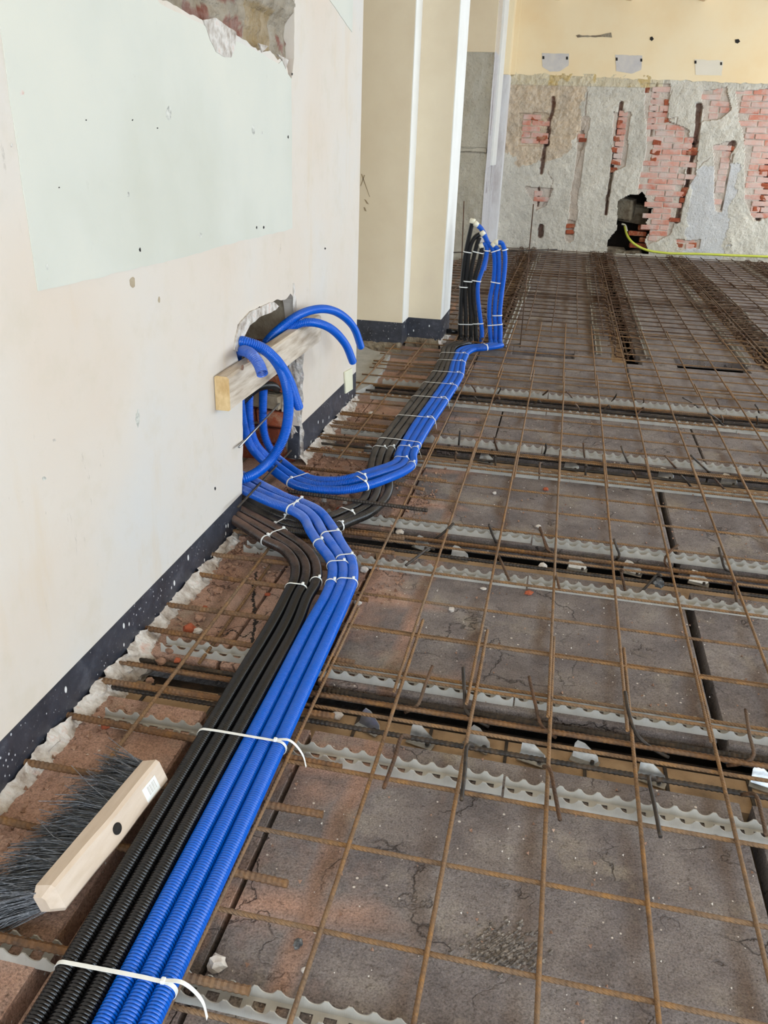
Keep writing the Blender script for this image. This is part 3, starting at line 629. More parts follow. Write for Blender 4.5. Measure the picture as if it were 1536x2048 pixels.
# red raw bricks showing inside the chases
for (px_, py_) in [(1090, 275), (1084, 278), (1070, 236), (1240, 245), (1233, 278), (1228, 300), (1231, 325), (1222, 340), (1166, 280), (1141, 452), (1141, 464), (1338, 205), (1334, 222), (1335, 240), (1345, 241), (1314, 285), (1310, 305), (1307, 320), (1290, 180), (1281, 258), (1388, 300), (1382, 306), (1374, 380), (1370, 388), (1366, 400), (1349, 440), (1528, 345), (1531, 372), (1526, 396), (1514, 418), (1462, 297), (1357, 490), (1385, 490)]:
    p = bp(px_, py_); b_ = bevbox('brick', random.uniform(0.07, 0.16), 0.05, 0.06, 0.008, 'brick_raw', wall_back, 0.006); b_.location = (p[0], YB + 0.006, p[1]); b_.rotation_euler = (0, random.uniform(-.1, .1), random.uniform(-.1, .1))
# painted plaster above
pl = [bp(1025, 148)] + [bp(x, y) for x, y in [(1060, 151), (1100, 150), (1160, 153), (1220, 156), (1270, 159), (1330, 160), (1400, 163), (1470, 166), (1536, 168)]] + [(5.2, 2.16), (5.2, 3.4), (-1.0, 3.4)]
n_ = len(pl)
o = slab('painted_plaster', jag(pl, 0.03, 0.014, 21, fixed=(n_ - 4, n_ - 3, n_ - 2, n_ - 1)), [], fx_, 0.0, 0.045, 'far_cream', wall_back)
def bpatch(poly, mat, name, t=0.049):
    return slab(name, jag([bp(*p) for p in poly], 0.03, 0.006, 3), [], fx_, 0.04, t, mat, wall_back)
bpatch([(1084, 107), (1138, 108), (1137, 132), (1120, 143), (1100, 144), (1085, 134)], 'old_stain', 'removed_fixture_mark')
bpatch([(1230, 110), (1284, 112), (1282, 140), (1262, 148), (1232, 143)], 'old_stain', 'removed_fixture_mark')
bpatch([(1388, 119), (1445, 122), (1442, 152), (1390, 150)], 'right_wall', 'removed_fixture_mark')
for (a, b) in [(1087, 116), (1134, 117), (1233, 119), (1282, 121), (1390, 125), (1441, 128)]:
    bpatch([(a - 2, b - 3), (a + 2, b - 3), (a + 2, b + 3), (a - 2, b + 3)], 'black_hole', 'screw_hole', 0.051)
bpatch([(1152, 72), (1158, 70), (1165, 72), (1190, 72), (1222, 66), (1224, 76), (1212, 75), (1165, 75), (1155, 76)], 'masonry', 'chip', 0.05)
bpatch([(1300, 75), (1304, 74), (1307, 79), (1303, 83), (1299, 80)], 'black_hole', 'chip', 0.05)
bpatch([(1469, 80), (1476, 79), (1479, 84), (1474, 88), (1469, 86)], 'black_hole', 'chip', 0.05)
# ---- ceiling of shallow vaults
U = np.arange(-2.4, ROOM_R + 0.3, 0.055); zc = 3.055 + 0.11 * np.abs(np.sin((U - 0.44) / 0.885 * math.pi)) ** 0.8
V_ = []; F_ = []
for i, (x, z) in enumerate(zip(U, zc)):
    V_ += [(x, ROOM_N - 0.2, z), (x, 12.7, z), (x, ROOM_N - 0.2, 3.5), (x, 12.7, 3.5)]
for i in range(len(U) - 1):
    a = 4 * i; F_ += [(a, a + 1, a + 5, a + 4), (a + 2, a + 6, a + 7, a + 3)]
ceil = mk('ceiling', V_, F_, 'ceiling_warm'); tag(ceil, kind='structure')
# ---- right wall with its windows, wall behind the camera with an unseen opening added for light
L = []; ys = [ROOM_N - 0.2] + [v for w in WIN_R for v in w] + [12.7]
for a, b in zip(ys[0::2], ys[1::2]): L.append(((ROOM_R, a, -0.1), (ROOM_R + 0.3, b, 3.4)))
for a, b in WIN_R: L += [((ROOM_R, a, -0.1), (ROOM_R + 0.3, b, WIN_Z[0])), ((ROOM_R, a, WIN_Z[1]), (ROOM_R + 0.3, b, 3.4))]
o = boxes('wall_right', L, 'right_wall'); tag(o, kind='structure')
o = boxes('wall_behind', [((-1.5, ROOM_N - 0.3, -0.1), (-0.6, ROOM_N, 3.4)), ((4.5, ROOM_N - 0.3, -0.1), (5.5, ROOM_N, 3.4)), ((-0.6, ROOM_N - 0.3, 2.9), (4.5, ROOM_N, 3.4)), ((-0.6, ROOM_N - 0.3, -0.1), (4.5, ROOM_N, 0.15))], 'right_wall'); tag(o, kind='structure')
o = boxes('wall_left_rear', [((-1.5, ROOM_N - 0.2, -0.1), (-1.05, -1.6, 3.4))], 'right_wall'); tag(o, kind='structure')

# ================================================================== floor: clay blocks between joist channels
floor = boxes('floor', [((-2.3, -2.7, -0.5), (5.4, 12.8, -0.34))], 'dark_void'); tag(floor, kind='structure')
CHN = [-0.24, 0.56, 1.72, 2.70, 3.71, 4.685]
def clayblock(x0, x1, y0, y1, zt=0.0):
    o = bevbox('clay_block', x1 - x0, y1 - y0, 0.06, 0.004, 'clay', floor, 0.0025); o.location = ((x0 + x1) / 2, (y0 + y1) / 2, zt - 0.03 + random.uniform(-.0015, .0015)); return o
ROWS = [(-1.2, -0.40), (-0.18, 0.40), (0.62, 1.565), (1.765, 2.545), (2.755, 3.555), (3.765, 4.53), (4.745, 5.82)]
SEAM = [[-.75, -.47, .53, 1.58, 2.63], [-.75, -.47, .53, 1.58, 2.63], [-.745, -.468, .545, 1.59, 2.64], [-.80, -.52, .526, 1.57, 2.62], [-.98, -.50, .526, 1.57, 2.62], [-.96, -.50, -.226, .77, 1.82, 2.8], [-.5, .51, 1.56, 2.6, 3.6]]
for r, ((y0, y1), sm) in enumerate(zip(ROWS, SEAM)):
    xs = [-1.25 if r < 4 else -1.3] + sm + [3.9, 5.15]
    for a, b in zip(xs, xs[1:]):
        g = 0.004
        ga = 0.013 if (abs(a - .545) < .001 or abs(a - .526) < .001) else 0.022 if (r == 2 and a == -.745) else g
        gb = 0.013 if (abs(b - .545) < .001 or abs(b - .526) < .001) else g
        clayblock(a + ga, b - gb, y0, y1)
for k, c_ in enumerate(CHN):
    boxes('joist', [((-1.4, c_ - 0.155, -0.34), (5.15, c_ - 0.045, -0.028))], 'joist', floor)
    boxes('steel_flange', [((-1.2, c_ - 0.045, -0.075), (5.15, c_ + 0.035, -0.068))], 'steel_dark', floor)
# cross marks on the joist top near the camera
for x in np.arange(-0.95, 2.2, 0.19):
    boxes('joist_cleat', [((x, 1.57, -0.03), (x + 0.008, 1.675, -0.024))], 'steel_dark', floor)
# far bay: joists run away from the camera
for (x0, x1, y0, y1) in [(-1.3, -.28, 5.83, 6.12), (.16, .42, 5.83, 6.12), (.62, .86, 5.83, 6.12), (1.34, 1.46, 5.83, 6.12), (1.6, 2.4, 5.83, 6.12), (-.28, .16, 6.03, 6.12)]:
    clayblock(x0, x1, y0, y1, -0.006)
FCH = [-0.5, 0.5, 1.5, 2.5, 3.5]
for a, b in zip([-1.6] + FCH, FCH + [4.5]):
    y = 6.14
    while y < 12.3:
        y1 = min(y + 1.05, 12.44); clayblock((a + 0.1) if a > -1.6 else -2.1, b - 0.07, y + 0.004, y1 - 0.004, -0.004); y = y1
for c_ in FCH:
    boxes('joist', [((c_ - 0.07, 6.0, -0.34), (c_ + 0.03, 12.44, -0.04))], 'joist', floor)
# ================================================================== things
ORD = ['first', 'second', 'third', 'fourth', 'fifth', 'sixth', 'seventh', 'eighth', 'ninth', 'tenth', 'eleventh', 'twelfth', 'thirteenth', 'fourteenth', 'fifteenth', 'sixteenth', 'seventeenth', 'eighteenth', 'nineteenth', 'twentieth']
CHNAME = {1: 'bottom edge', 2: 'nearest channel', 3: 'second channel', 4: 'third channel', 5: 'fourth channel'}
# ---- corrugated conduits
CPATH = {}
PITCH_C = 0.0062
def conduit(key, pts, mat, label, group, r=0.0172, amp=0.0046, seg=14, caps=True, pitch=PITCH_C):
    m = 6 if seg == 14 else 5
    C = catmull(pts, pitch / m)
    prof = np.array([r - amp, r - amp, r - 0.0003, r, r, r - 0.0003]) if m == 6 else np.array([r - amp, r - amp * .9, r, r + 0.0001, r])
    R = prof[np.arange(len(C)) % m]
    V, F = sweep(C, R, seg, caps)
    o = mk('corrugated_conduit', V, F, mat, None, smooth=True)
    tag(o, label, 'conduit', group); CPATH[key] = C
    return o
G1 = 'conduits of the near run'; G2 = 'conduits of the far run'; G3 = 'conduits of the riser'; G4 = 'loose conduit ends in the wall opening'
def nearX(k, y): return -0.676 - 0.0225 * (y - 0.72) + (k + 0.5) * 0.0347
NEARC = [
 [(575.8, 1188), (589, 1161), (589, 1127), (566, 1099), (531, 1081), (482, 1049), (440, 1022)],
 [(596, 1191), (608, 1168), (611, 1131), (589, 1100), (556, 1078), (482, 1035), (440, 1010)],
 [(614, 1198), (631, 1168), (632, 1131), (613, 1100), (565, 1066), (483, 1021), (440, 998)],
 [(653, 1190), (665, 1156), (662, 1122), (639, 1090), (621, 1062), (606, 1035), (580, 1019), (542, 1005), (487, 980), (445, 962)],
 [(674, 1192), (686, 1156), (683, 1121), (664, 1090), (646, 1065), (630, 1038), (607, 1019), (577, 1008), (528, 988), (487, 967), (445, 948)],
 [(693, 1194), (705, 1161), (703, 1122), (683, 1088), (660, 1048), (636, 1021), (605, 1006), (577, 997), (542, 980), (496, 956), (450, 935)]]
NEARL = ['leftmost black corrugated conduit of the near bundle, bending into the wall opening', 'middle black corrugated conduit of the near bundle', 'third black corrugated conduit of the near bundle, touching the blue ones',
         'leftmost blue corrugated conduit of the near bundle, next to the black ones', 'middle blue corrugated conduit of the near bundle', 'rightmost blue corrugated conduit of the near bundle, outermost in the bend']
for k in range(6):
    P = [(nearX(k, y), y, 0.072 + 0.002 * math.sin(y * 5 + k)) for y in (0.42, 0.8, 1.2, 1.6, 1.9)]
    n = len(NEARC[k])
    for i, (a, b) in enumerate(NEARC[k]):
        z = 0.072 if k < 3 else 0.072 + 0.055 * min(1, max(0, (i - 2) / (n - 4)))
        P.append(tuple(gz(a, b, z)))
    conduit('n%d' % k, P, 'conduit_black_near' if k < 3 else 'conduit_blue_near', NEARL[k], G1)
LE = [(744, 902), (779, 853), (809, 815), (837, 779), (861, 749), (872, 730), (880, 716)]
RE = [(833, 902), (864, 853), (891, 812), (908, 785), (927, 752), (931, 725), (936, 712)]
def lane(k): return [(l[0] + (r[0] - l[0]) * (k + .5) / 6, l[1] + (r[1] - l[1]) * (k + .5) / 6) for l, r in zip(LE, RE)]
rc = lambda x, y: (880 + x / 6.4, 400 + y / 6.4)
YR = 6.05
def rp(x, y, Y=YR): return tuple(gy(*rc(x, y), Y))
FB = [[(485, 997), (528, 1019), (569, 1036), (613, 1046), (657, 1035), (692, 1021), (722, 1006), (736, 980), (741, 955), (743, 930)],
      [(485, 1008), (520, 1027), (565, 1047), (613, 1056), (660, 1049), (697, 1034), (739, 1010), (755, 980), (757, 955), (757, 930)],
      [(483, 1012), (515, 1036), (560, 1058), (620, 1067), (668, 1056), (703, 1042), (738, 1027), (767, 1002), (778, 978), (776, 955), (773, 930)]]
RISE_B = [[(262, 1770), (265, 1500), (275, 1200), (300, 900), (330, 680), (370, 480), (412, 290)],
          [(325, 1770), (330, 1500), (322, 1200), (345, 900), (368, 700), (400, 560), (460, 465), (510, 440)],
          [(392, 1780), (395, 1500), (380, 1200), (400, 900), (440, 700), (475, 560), (505, 480)]]
FBL = ['outer black conduit of the far bundle, rising first beside the pier', 'middle black conduit of the far bundle', 'black conduit of the far bundle running beside the blue ones']
for k in range(3):
    P = [tuple(gz(a, b, 0.058)) for a, b in FB[k]] + [tuple(gz(a, b, 0.07)) for a, b in lane(k)]
    x0, y0 = RISE_B[k][0]
    P += [tuple(gz(*rc(60 + 70 * k, 1900 - 10 * k), 0.075)), tuple(gz(*rc((60 + 70 * k) * .45 + x0 * .55, 1845), 0.085))]
    P += [rp(a, b) for a, b in RISE_B[k]]
    conduit('fb%d' % k, P, 'conduit_black_far', FBL[k], G2, seg=12)
FU = [[(797, 910), (795, 922), (779, 932), (739, 945), (700, 957), (673, 961), (630, 960), (600, 949), (572, 930)],
      [(811, 910), (810, 924), (798, 935), (765, 946), (726, 958), (700, 965), (660, 971), (624, 969), (594, 959), (566, 941)],
      [(827, 908), (826, 926), (811, 941), (778, 956), (739, 970), (700, 979), (660, 981), (620, 978), (588, 969), (560, 951)]]
FUZ = [0.07, 0.078, 0.09, 0.105, 0.105, 0.1, 0.09, 0.09, 0.09, 0.1, 0.1]
UPS = [[(545, 905, -1.10), (529, 870, -1.14), (526, 800, -1.15), (532, 735, -1.13), (545, 690, -1.1), (572, 660, -1.055), (612, 645, -0.98), (652, 652, -0.92), (690, 687, -0.88), (706, 724, -0.865)],
       [(535, 915, -1.10), (507, 880, -1.13), (498, 820, -1.15), (505, 740, -1.14), (528, 692, -1.1), (560, 657, -1.065), (600, 629, -1.01), (640, 618, -0.965), (680, 628, -0.935), (708, 656, -0.91), (722, 694, -0.90)],
       [(530, 925, -1.10), (500, 890, -1.13), (487, 850, -1.145), (478, 780, -1.15), (474, 720, -1.13), (484, 690, -1.06), (520, 694, -0.98), (550, 717, -0.945), (576, 755, -0.93), (598, 815, -0.92)]]
RISE_U = [[(650, 1800), (640, 1650), (630, 1450), (642, 1250), (690, 1000), (700, 750), (672, 620), (615, 545), (580, 480), (556, 446)],
          [(707, 1800), (712, 1650), (700, 1500), (712, 1250), (752, 1000), (756, 750), (742, 640), (695, 585)],
          [(768, 1800), (772, 1650), (762, 1500), (788, 1200), (826, 900), (832, 700), (815, 600), (785, 548), (740, 546)]]
FUL = ['inner blue conduit of the far bundle, looping over the board in a low arc', 'middle blue conduit of the far bundle, making the highest arc over the board', 'outer blue conduit of the far bundle, its end hanging in front of the board']
for k in range(3):
    P = [tuple(gz(a, b, z)) for (a, b), z in zip(FU[k], FUZ)][::-1]
    P = [tuple(gx(*u)) for u in UPS[k]][::-1] + P
    P += [tuple(gz(a, b, 0.072)) for a, b in lane(3 + k)[1:]]
    P += [tuple(gz(*rc(250 + 45 * k, 1955 + 22 * k - 30), 0.072)), tuple(gz(*rc(400 + 20 * k, 1880 + 16 * k), 0.075)), tuple(gz(*rc(560, 1868 + 16 * k), 0.08)), tuple(gz(*rc(RISE_U[k][0][0] - 14, 1856 + 6 * k), 0.085))]
    P += [rp(a, b) for a, b in RISE_U[k]]
    conduit('fu%d' % k, P, 'conduit_blue', FUL[k], G2, r=0.0178, seg=12, caps=False)
conduit('rb', [rp(462, 1830), rp(455, 1650), rp(450, 1500), rp(425, 1200), rp(445, 1000), rp(500, 800), rp(530, 650), rp(535, 590)], 'conduit_black', 'rightmost black conduit of the riser, beside the single blue one', G3, seg=10)
conduit('ru', [rp(525, 1830), rp(537, 1700), rp(507, 1450), rp(482, 1200), rp(490, 1050), rp(540, 900), rp(592, 700), rp(600, 610), rp(580, 565), rp(550, 575)], 'conduit_blue', 'single blue conduit standing next to the black ones of the riser', G3, seg=10)
conduit('rx', [rp(560, 900, 6.1), rp(597, 700, 6.1), rp(600, 560, 6.1), rp(572, 450, 6.09), rp(525, 365, 6.08), rp(470, 318, 6.06)], 'conduit_blue', 'upper blue conduit end bending left behind the black tubes of the riser', G3, seg=10)
conduit('loop', [tuple(gx(*u)) for u in [(466, 692, -1.13), (488, 684, -1.03), (525, 697, -0.972), (556, 728, -0.945), (573, 772, -0.94), (577, 822, -0.945), (568, 872, -0.965), (545, 915, -1.0), (515, 944, -1.03), (487, 957, -1.065), (456, 960, -1.13)]], 'conduit_blue', 'blue conduit making a big loop in front of the wooden board', G4, r=0.0195)
conduit('stub', [tuple(gx(*u)) for u in [(464, 708, -1.14), (484, 701, -1.04), (505, 711, -0.965), (518, 729, -0.935), (525, 748, -0.915)]], 'conduit_blue_dusty', 'short dusty blue conduit end pointing at the camera over the board', G4, r=0.0195, caps=False)
conduit('blk', [tuple(gx(*u)) for u in [(482, 806, -1.17), (508, 780, -1.13), (540, 771, -1.12), (565, 790, -1.2)]], 'conduit_black', 'black conduit bend inside the opening under the wooden board', G4)

# white end caps on the riser
def cap(px, py, key, end, label):
    C = CPATH[key]; p = Vector(C[-1] if end else C[0]); t = p - Vector(C[-6] if end else C[5]); t.normalize()
    pts = [p - t * 0.004, p + t * 0.012, p + t * 0.026, p + t * 0.028]
    V, F = sweep(np.array([list(a) for a in pts]), np.array([0.0205, 0.0205, 0.0195, 0.014]), 12)
    o = mk('end_cap', V, F, 'cap_cream', None, True); tag(o, label, 'end cap', 'caps on the riser conduits')
    q_ = p + t * 0.0285
    V, F = sweep(np.array([list(q_ - t * 0.002), list(q_ + t * 0.002)]), np.array([0.006, 0.006]), 8); mk('cap_centre', V, F, 'mortar', o, True)
cap(0, 0, 'fb0', 1, 'topmost cream cap, on the tallest black conduit of the riser')
cap(0, 0, 'rx', 1, 'cream cap on the blue conduit end just below the topmost cap')
cap(0, 0, 'fu0', 1, 'cream cap midway down the slanting blue ends of the riser')
cap(0, 0, 'ru', 1, 'lowest left cream cap of the riser, on the single blue conduit')
cap(0, 0, 'fu1', 1, 'left one of the two cream caps at right of the riser')
cap(0, 0, 'fu2', 1, 'rightmost cream cap of the riser')

# ---- cable ties
def hull2(P):
    P = sorted(set(map(tuple, np.round(P, 6))))
    def half(Q):
        h = []
        for p in Q:
            while len(h) > 1 and (h[-1][0] - h[-2][0]) * (p[1] - h[-2][1]) - (h[-1][1] - h[-2][1]) * (p[0] - h[-2][0]) <= 0: h.pop()
            h.append(p)
        return h
    return half(P)[:-1] + half(P[::-1])[:-1]
def proj(p):
    q_ = np.asarray(p) - np.array(CP); d = q_ @ np.array(CW)
    return np.stack([768 + FPX * (q_ @ np.array(CR)) / d, 1024 - FPX * (q_ @ np.array(CU)) / d], -1)
def tie(px, py, keys, label, tail=0.0, w=0.0055, head=0.8, skew=0.0):
    C = CPATH[keys[0]]; s = proj(C); i = int(np.argmin(np.hypot(s[:, 0] - px, s[:, 1] - py)))
    i = min(max(i, 3), len(C) - 4)
    p0 = C[i]; t = C[i + 3] - C[i - 3]; t /= np.linalg.norm(t)
    cs = [p0]
    for k in keys[1:]:
        D = CPATH[k]; dd = np.abs((D - p0) @ t) + 0.3 * np.linalg.norm(D - p0, axis=1); j = int(np.argmin(dd)); cs.append(D[j] - t * ((D[j] - p0) @ t))
    cs = np.array(cs)
    lat = (cs[-1] - cs[0]) if len(cs) > 1 else np.cross(t, [0, 0, 1.0])
    if np.linalg.norm(lat) < 1e-4: lat = np.cross(t, [0, 0, 1.0])
    u = lat - t * (lat @ t); u /= np.linalg.norm(u); v = np.cross(t, u)
    if v[2] < -0.2: v = -v
    m = cs.mean(0); uv = np.stack([(cs - m) @ u, (cs - m) @ v], 1)
    a = np.arange(20) * 2 * np.pi / 20; rr = 0.0187
    pts = np.concatenate([c + rr * np.stack([np.cos(a), np.sin(a)], 1) for c in uv])
    h = np.array(hull2(pts)); n = len(h)
    V = []; F = []
    for ring in range(4):
        s_ = (-w / 2, w / 2, w / 2, -w / 2)[ring]; o_ = (0, 0, 0.0013, 0.0013)[ring]
        cen = h.mean(0); nr = h - cen; nr /= np.linalg.norm(nr, axis=1)[:, None]
        for k in range(n):
            q_ = h[k] + nr[k] * o_; V.append(m + u * q_[0] + v * q_[1] + t * (s_ + skew * q_[0]))
    for ring in range(4):
        for k in range(n): F.append((ring * n + k, ring * n + (k + 1) % n, ((ring + 1) % 4) * n + (k + 1) % n, ((ring + 1) % 4) * n + k))
    e = empty('cable_tie', tuple(p0)); tag(e, label, 'cable tie', 'white cable ties')
    o = mk('strap', [np.array(x) - p0 for x in V], F, 'tie_white', e)
    umin, umax = h[:, 0].min(), h[:, 0].max(); tu = umin + (umax - umin) * head
    vt = max(q_[1] for q_ in h if abs(q_[0] - tu) < 0.02) if any(abs(q_[0] - tu) < 0.02 for q_ in h) else h[:, 1].max()
    hc = m + u * tu + v * (vt + 0.003) + t * (skew * tu)
    b_ = bevbox('lock_head', 0.008, 0.0105, 0.0075, 0.0015, 'tie_white', e)
    b_.location = hc - p0; b_.rotation_euler = Matrix((u, t, v)).transposed().to_euler()
    if tail:
        pts = [hc - p0, hc + u * tail * 0.45 + v * 0.004 - p0, hc + u * tail * 0.85 - v * 0.03 - p0, hc + u * tail - v * 0.055 - t * 0.01 - p0]
        Cc = catmull(pts, 0.006); VV = []; FF = []
        for k, c in enumerate(Cc):
            VV += [c - t * w * .45, c + t * w * .45, c + t * w * .45 + v * 0.0012, c - t * w * .45 + v * 0.0012]
            if k: FF += [tuple(4 * k - 4 + x for x in (0, 1, 5, 4)), tuple(4 * k - 4 + x for x in (3, 7, 6, 2)), tuple(4 * k - 4 + x for x in (1, 2, 6, 5)), tuple(4 * k - 4 + x for x in (0, 4, 7, 3))]
        mk('tail', VV, FF, 'tie_white', e)
N6 = ['n%d' % k for k in range(6)]; F6 = ['fb0', 'fb1', 'fb2', 'fu0', 'fu1', 'fu2']
tie(*proj([nearX(0, .80), .80, .07]), N6, 'long white tie around all six near conduits at the bottom of the picture', 0.075, 0.0075, 0.9)
tie(*proj([nearX(0, 1.40), 1.40, .07]), N6, 'long white tie around all six near conduits beside the broom', 0.075, 0.0075, 0.88)
for (x, y, ks, lb) in [
    (588, 1180, ['n0', 'n1'], 'white tie around the two leftmost black conduits where the bend begins'), (631, 1164, ['n2'], 'white tie around the third black conduit where the bend begins'),
    (660, 1168, ['n3'], 'white tie around only the leftmost near blue conduit at the bend'), (684, 1166, ['n4', 'n5'], 'lower white tie around the two right near blue conduits at the bend'),
    (665, 1132, ['n3', 'n4'], 'upper white tie around the two left near blue conduits at the bend'), (686, 1118, ['n4', 'n5'], 'upper white tie around the two right near blue conduits at the bend'),
    (532, 1080, ['n0'], 'white tie around the nearest dusty black conduit by the wall foot'), (550, 1069, ['n1', 'n2'], 'white tie around two dusty black conduits by the wall foot'),
    (566, 1046, ['fb1', 'fb2'], 'white tie around black conduits just below the blue ones by the opening'), (574, 1038, ['fb0'], 'small white tie on the black conduit hidden under the near blue ones'), (580, 1018, ['n3', 'n4'], 'white tie on the near blue conduits just outside the opening'), (592, 1008, ['n4', 'n5'], 'white tie on the two far ones of the near blue conduits outside the opening'),
    (636, 1088, ['n3'], 'white tie on the leftmost near blue conduit above the bend'), (652, 1072, ['n4', 'n5'], 'white tie on two near blue conduits above the bend'),
    (686, 1026, ['fb0', 'fb1'], 'left white tie on the black conduits passing under the blue run'), (680, 1050, ['fb2'], 'right white tie on the black conduit passing under the blue run'),
    (612, 957, ['fu0', 'fu1', 'fu2'], 'slanting white tie around three dusty blue conduits next to the opening'),
    (717, 952, ['fu0', 'fu1'], 'far white tie in the middle of the blue run to the opening'), (719, 974, ['fu1', 'fu2'], 'near white tie in the middle of the blue run to the opening'),
    (806, 926, ['fu0', 'fu1'], 'white tie around two blue conduits in the sharp corner of the far bundle'), (824, 932, ['fu2'], 'white tie around the outer blue conduit in the sharp corner of the far bundle'),
    (802, 898, ['fu0', 'fu1'], 'white tie around two blue conduits just behind the sharp corner'), (829, 900, ['fu2'], 'white tie around the outer blue conduit just behind the sharp corner'), (751, 898, ['fb0', 'fb1'], 'white tie around two black conduits just behind the sharp corner'), (780, 898, ['fb2'], 'white tie around one black conduit just behind the sharp corner')]:
    tie(x, y, ks, lb)
for i, (x, y) in enumerate([(760, 880), (797, 835), (828, 797), (848, 768), (865, 746), (876, 722), (886, 710)]):
    tie(x, y, F6, 'white tie around all six far conduits, %s from the sharp corner' % ORD[i], 0.05 if i < 3 else 0.03, 0.0065, 0.8)
for (a, b, ks, lb) in [(300, 655, ['fb0', 'fb1'], 'upper white tie round the left black conduits at the crossbar'), (430, 655, ['fb2', 'rb'], 'upper white tie round the right black conduits at the crossbar'), (610, 650, ['ru'], 'upper white tie on the single blue riser conduit'), (700, 655, ['fu0', 'fu1'], 'upper white tie on two right blue riser conduits'), (825, 640, ['fu2'], 'upper white tie on the outermost blue riser conduit'),
                       (270, 1110, ['fb0', 'fb1'], 'middle white tie round the two left black riser conduits'), (360, 1040, ['fb1', 'fb2'], 'middle white tie round the two centre black riser conduits'), (440, 1030, ['rb', 'ru'], 'middle white tie joining a black and a blue riser conduit'), (690, 1050, ['fu0', 'fu1'], 'middle white tie round two right blue riser conduits'), (700, 1475, ['fu1', 'fu2'], 'low white tie round two right blue riser conduits'),
                       (265, 1580, ['fb0', 'fb1', 'fb2'], 'lowest white tie round the black riser conduits'), (460, 1580, ['rb', 'ru'], 'lowest white tie joining the black and single blue riser conduits'), (640, 1600, ['fu0', 'fu1', 'fu2'], 'lowest white tie round the three right blue riser conduits'), (560, 1885, ['fu0', 'fu1', 'fu2'], 'white tie where the blue conduits turn towards the riser')]:
    tie(*rc(a, b), ks, lb, w=0.007)

# ---- thin bar frame that holds the riser
e = empty('riser_support_frame', (-0.45, 6.07, 0)); tag(e, 'thin rusty rod frame holding up the capped conduits of the riser', 'rod frame')
def fp_(x, y, Y=6.075): return tuple(Vector(gy(x, y, Y)) - Vector((-0.45, 6.07, 0)))
tube('upright', [fp_(928, 402), fp_(922, 560), fp_(915, 692)], 0.0042, 'rust_dark', e)
tube('upright', [fp_(1067, 408), fp_(1053, 560), fp_(1040, 695)], 0.0042, 'rust_dark', e)
tube('crossbar', [fp_(907, 505), fp_(1115, 499)], 0.0042, 'steel_dark', e)
tube('crossbar', [fp_(905, 693), fp_(1040, 688)], 0.0042, 'steel_dark', e)
o = tube('black_pipe_stub', [gy(893, 663, 6.1), gy(916, 663, 6.1)], 0.02, 'conduit_black', None, 12); tag(o, 'short black pipe stub at the foot of the pier behind the riser', 'pipe')

# ---- welded mesh sheets
def unit_bar(seg=8):
    C = np.array([[-0.5, 0, 0], [0.5, 0, 0.0]]); a = np.arange(seg) * 2 * np.pi / seg
    V = [(x, math.cos(t), math.sin(t)) for x in (-0.5, 0.5) for t in a]
    F = [(i, (i + 1) % seg, seg + (i + 1) % seg, seg + i) for i in range(seg)] + [tuple(range(seg))[::-1], tuple(range(seg, 2 * seg))]
    return V, F
def bar_mesh(mat):
    V, F = unit_bar(); me = bpy.data.meshes.new('wire'); me.from_pydata(V, [], F); me.polygons.foreach_set('use_smooth', [True] * 8 + [False] * 2); me.materials.append(MT[mat]); return me
BAR = {m: bar_mesh(m) for m in ('rust', 'rust_dark', 'steel_dark')}
def sheet(label, xs, ys, x0, x1, y0, y1, z, r, mat, bends=0.0):
    e = empty('reinforcing_mesh_sheet', ((x0 + x1) / 2, (y0 + y1) / 2, z)); tag(e, label, 'mesh sheet', 'welded reinforcing mesh sheets')
    cx, cy = (x0 + x1) / 2, (y0 + y1) / 2
    for y in ys:
        j = random.uniform(-.004, .004); L = x1 - x0 + random.uniform(-.01, .01)
        inst(BAR[mat], 'wire', e, (random.uniform(-.01, .01), y - cy + j, -0.0045 + random.uniform(-.001, .001)), (0, random.uniform(-.001, .001), random.uniform(-.0015, .0015)), (L, r, r))
    for x in xs:
        L = y1 - y0
        inst(BAR[mat], 'wire', e, (x - cx + random.uniform(-.003, .003), random.uniform(-.012, .012), 0.0045 + random.uniform(-.001, .001)), (random.uniform(-.0015, .0015), 0, math.pi / 2 + random.uniform(-.003, .003)), (L, r, r))
R1 = 0.0048
sheet('nearest welded rusty mesh sheet, in the foreground', np.arange(-0.48, 4.7, 0.1947), [0.2, 0.4, 0.6, 0.8, 1.0, 1.2, 1.405, 1.61, 1.81, 2.01], -0.53, 4.8, 0.0, 2.08, 0.036, R1, 'rust')
sheet('second welded mesh sheet from the camera, overlapping the nearest', np.arange(-0.492, 4.7, 0.1945), [1.77, 1.98, 2.18, 2.38, 2.572, 2.78, 2.98, 3.18, 3.42, 3.60], -0.54, 4.8, 1.69, 3.7, 0.046, R1 * .92, 'rust')
sheet('third welded mesh sheet, under the middle of the far conduits', np.arange(-1.07, 4.7, 0.1948), [3.40, 3.64, 3.83, 4.025, 4.222, 4.39, 4.605, 4.80, 4.985, 5.155], -1.12, 4.8, 3.31, 5.23, 0.037, R1 * .92, 'rust')
sheet('fourth welded mesh sheet, reaching the gap in the floor', np.arange(-1.08, 4.7, 0.1948), [5.06, 5.34, 5.52, 5.73, 5.93, 6.13, 6.33, 6.53, 6.72], -1.12, 4.8, 4.95, 6.82, 0.046, R1 * .92, 'rust')
names_r = ['fifth', 'sixth', 'seventh', 'eighth']
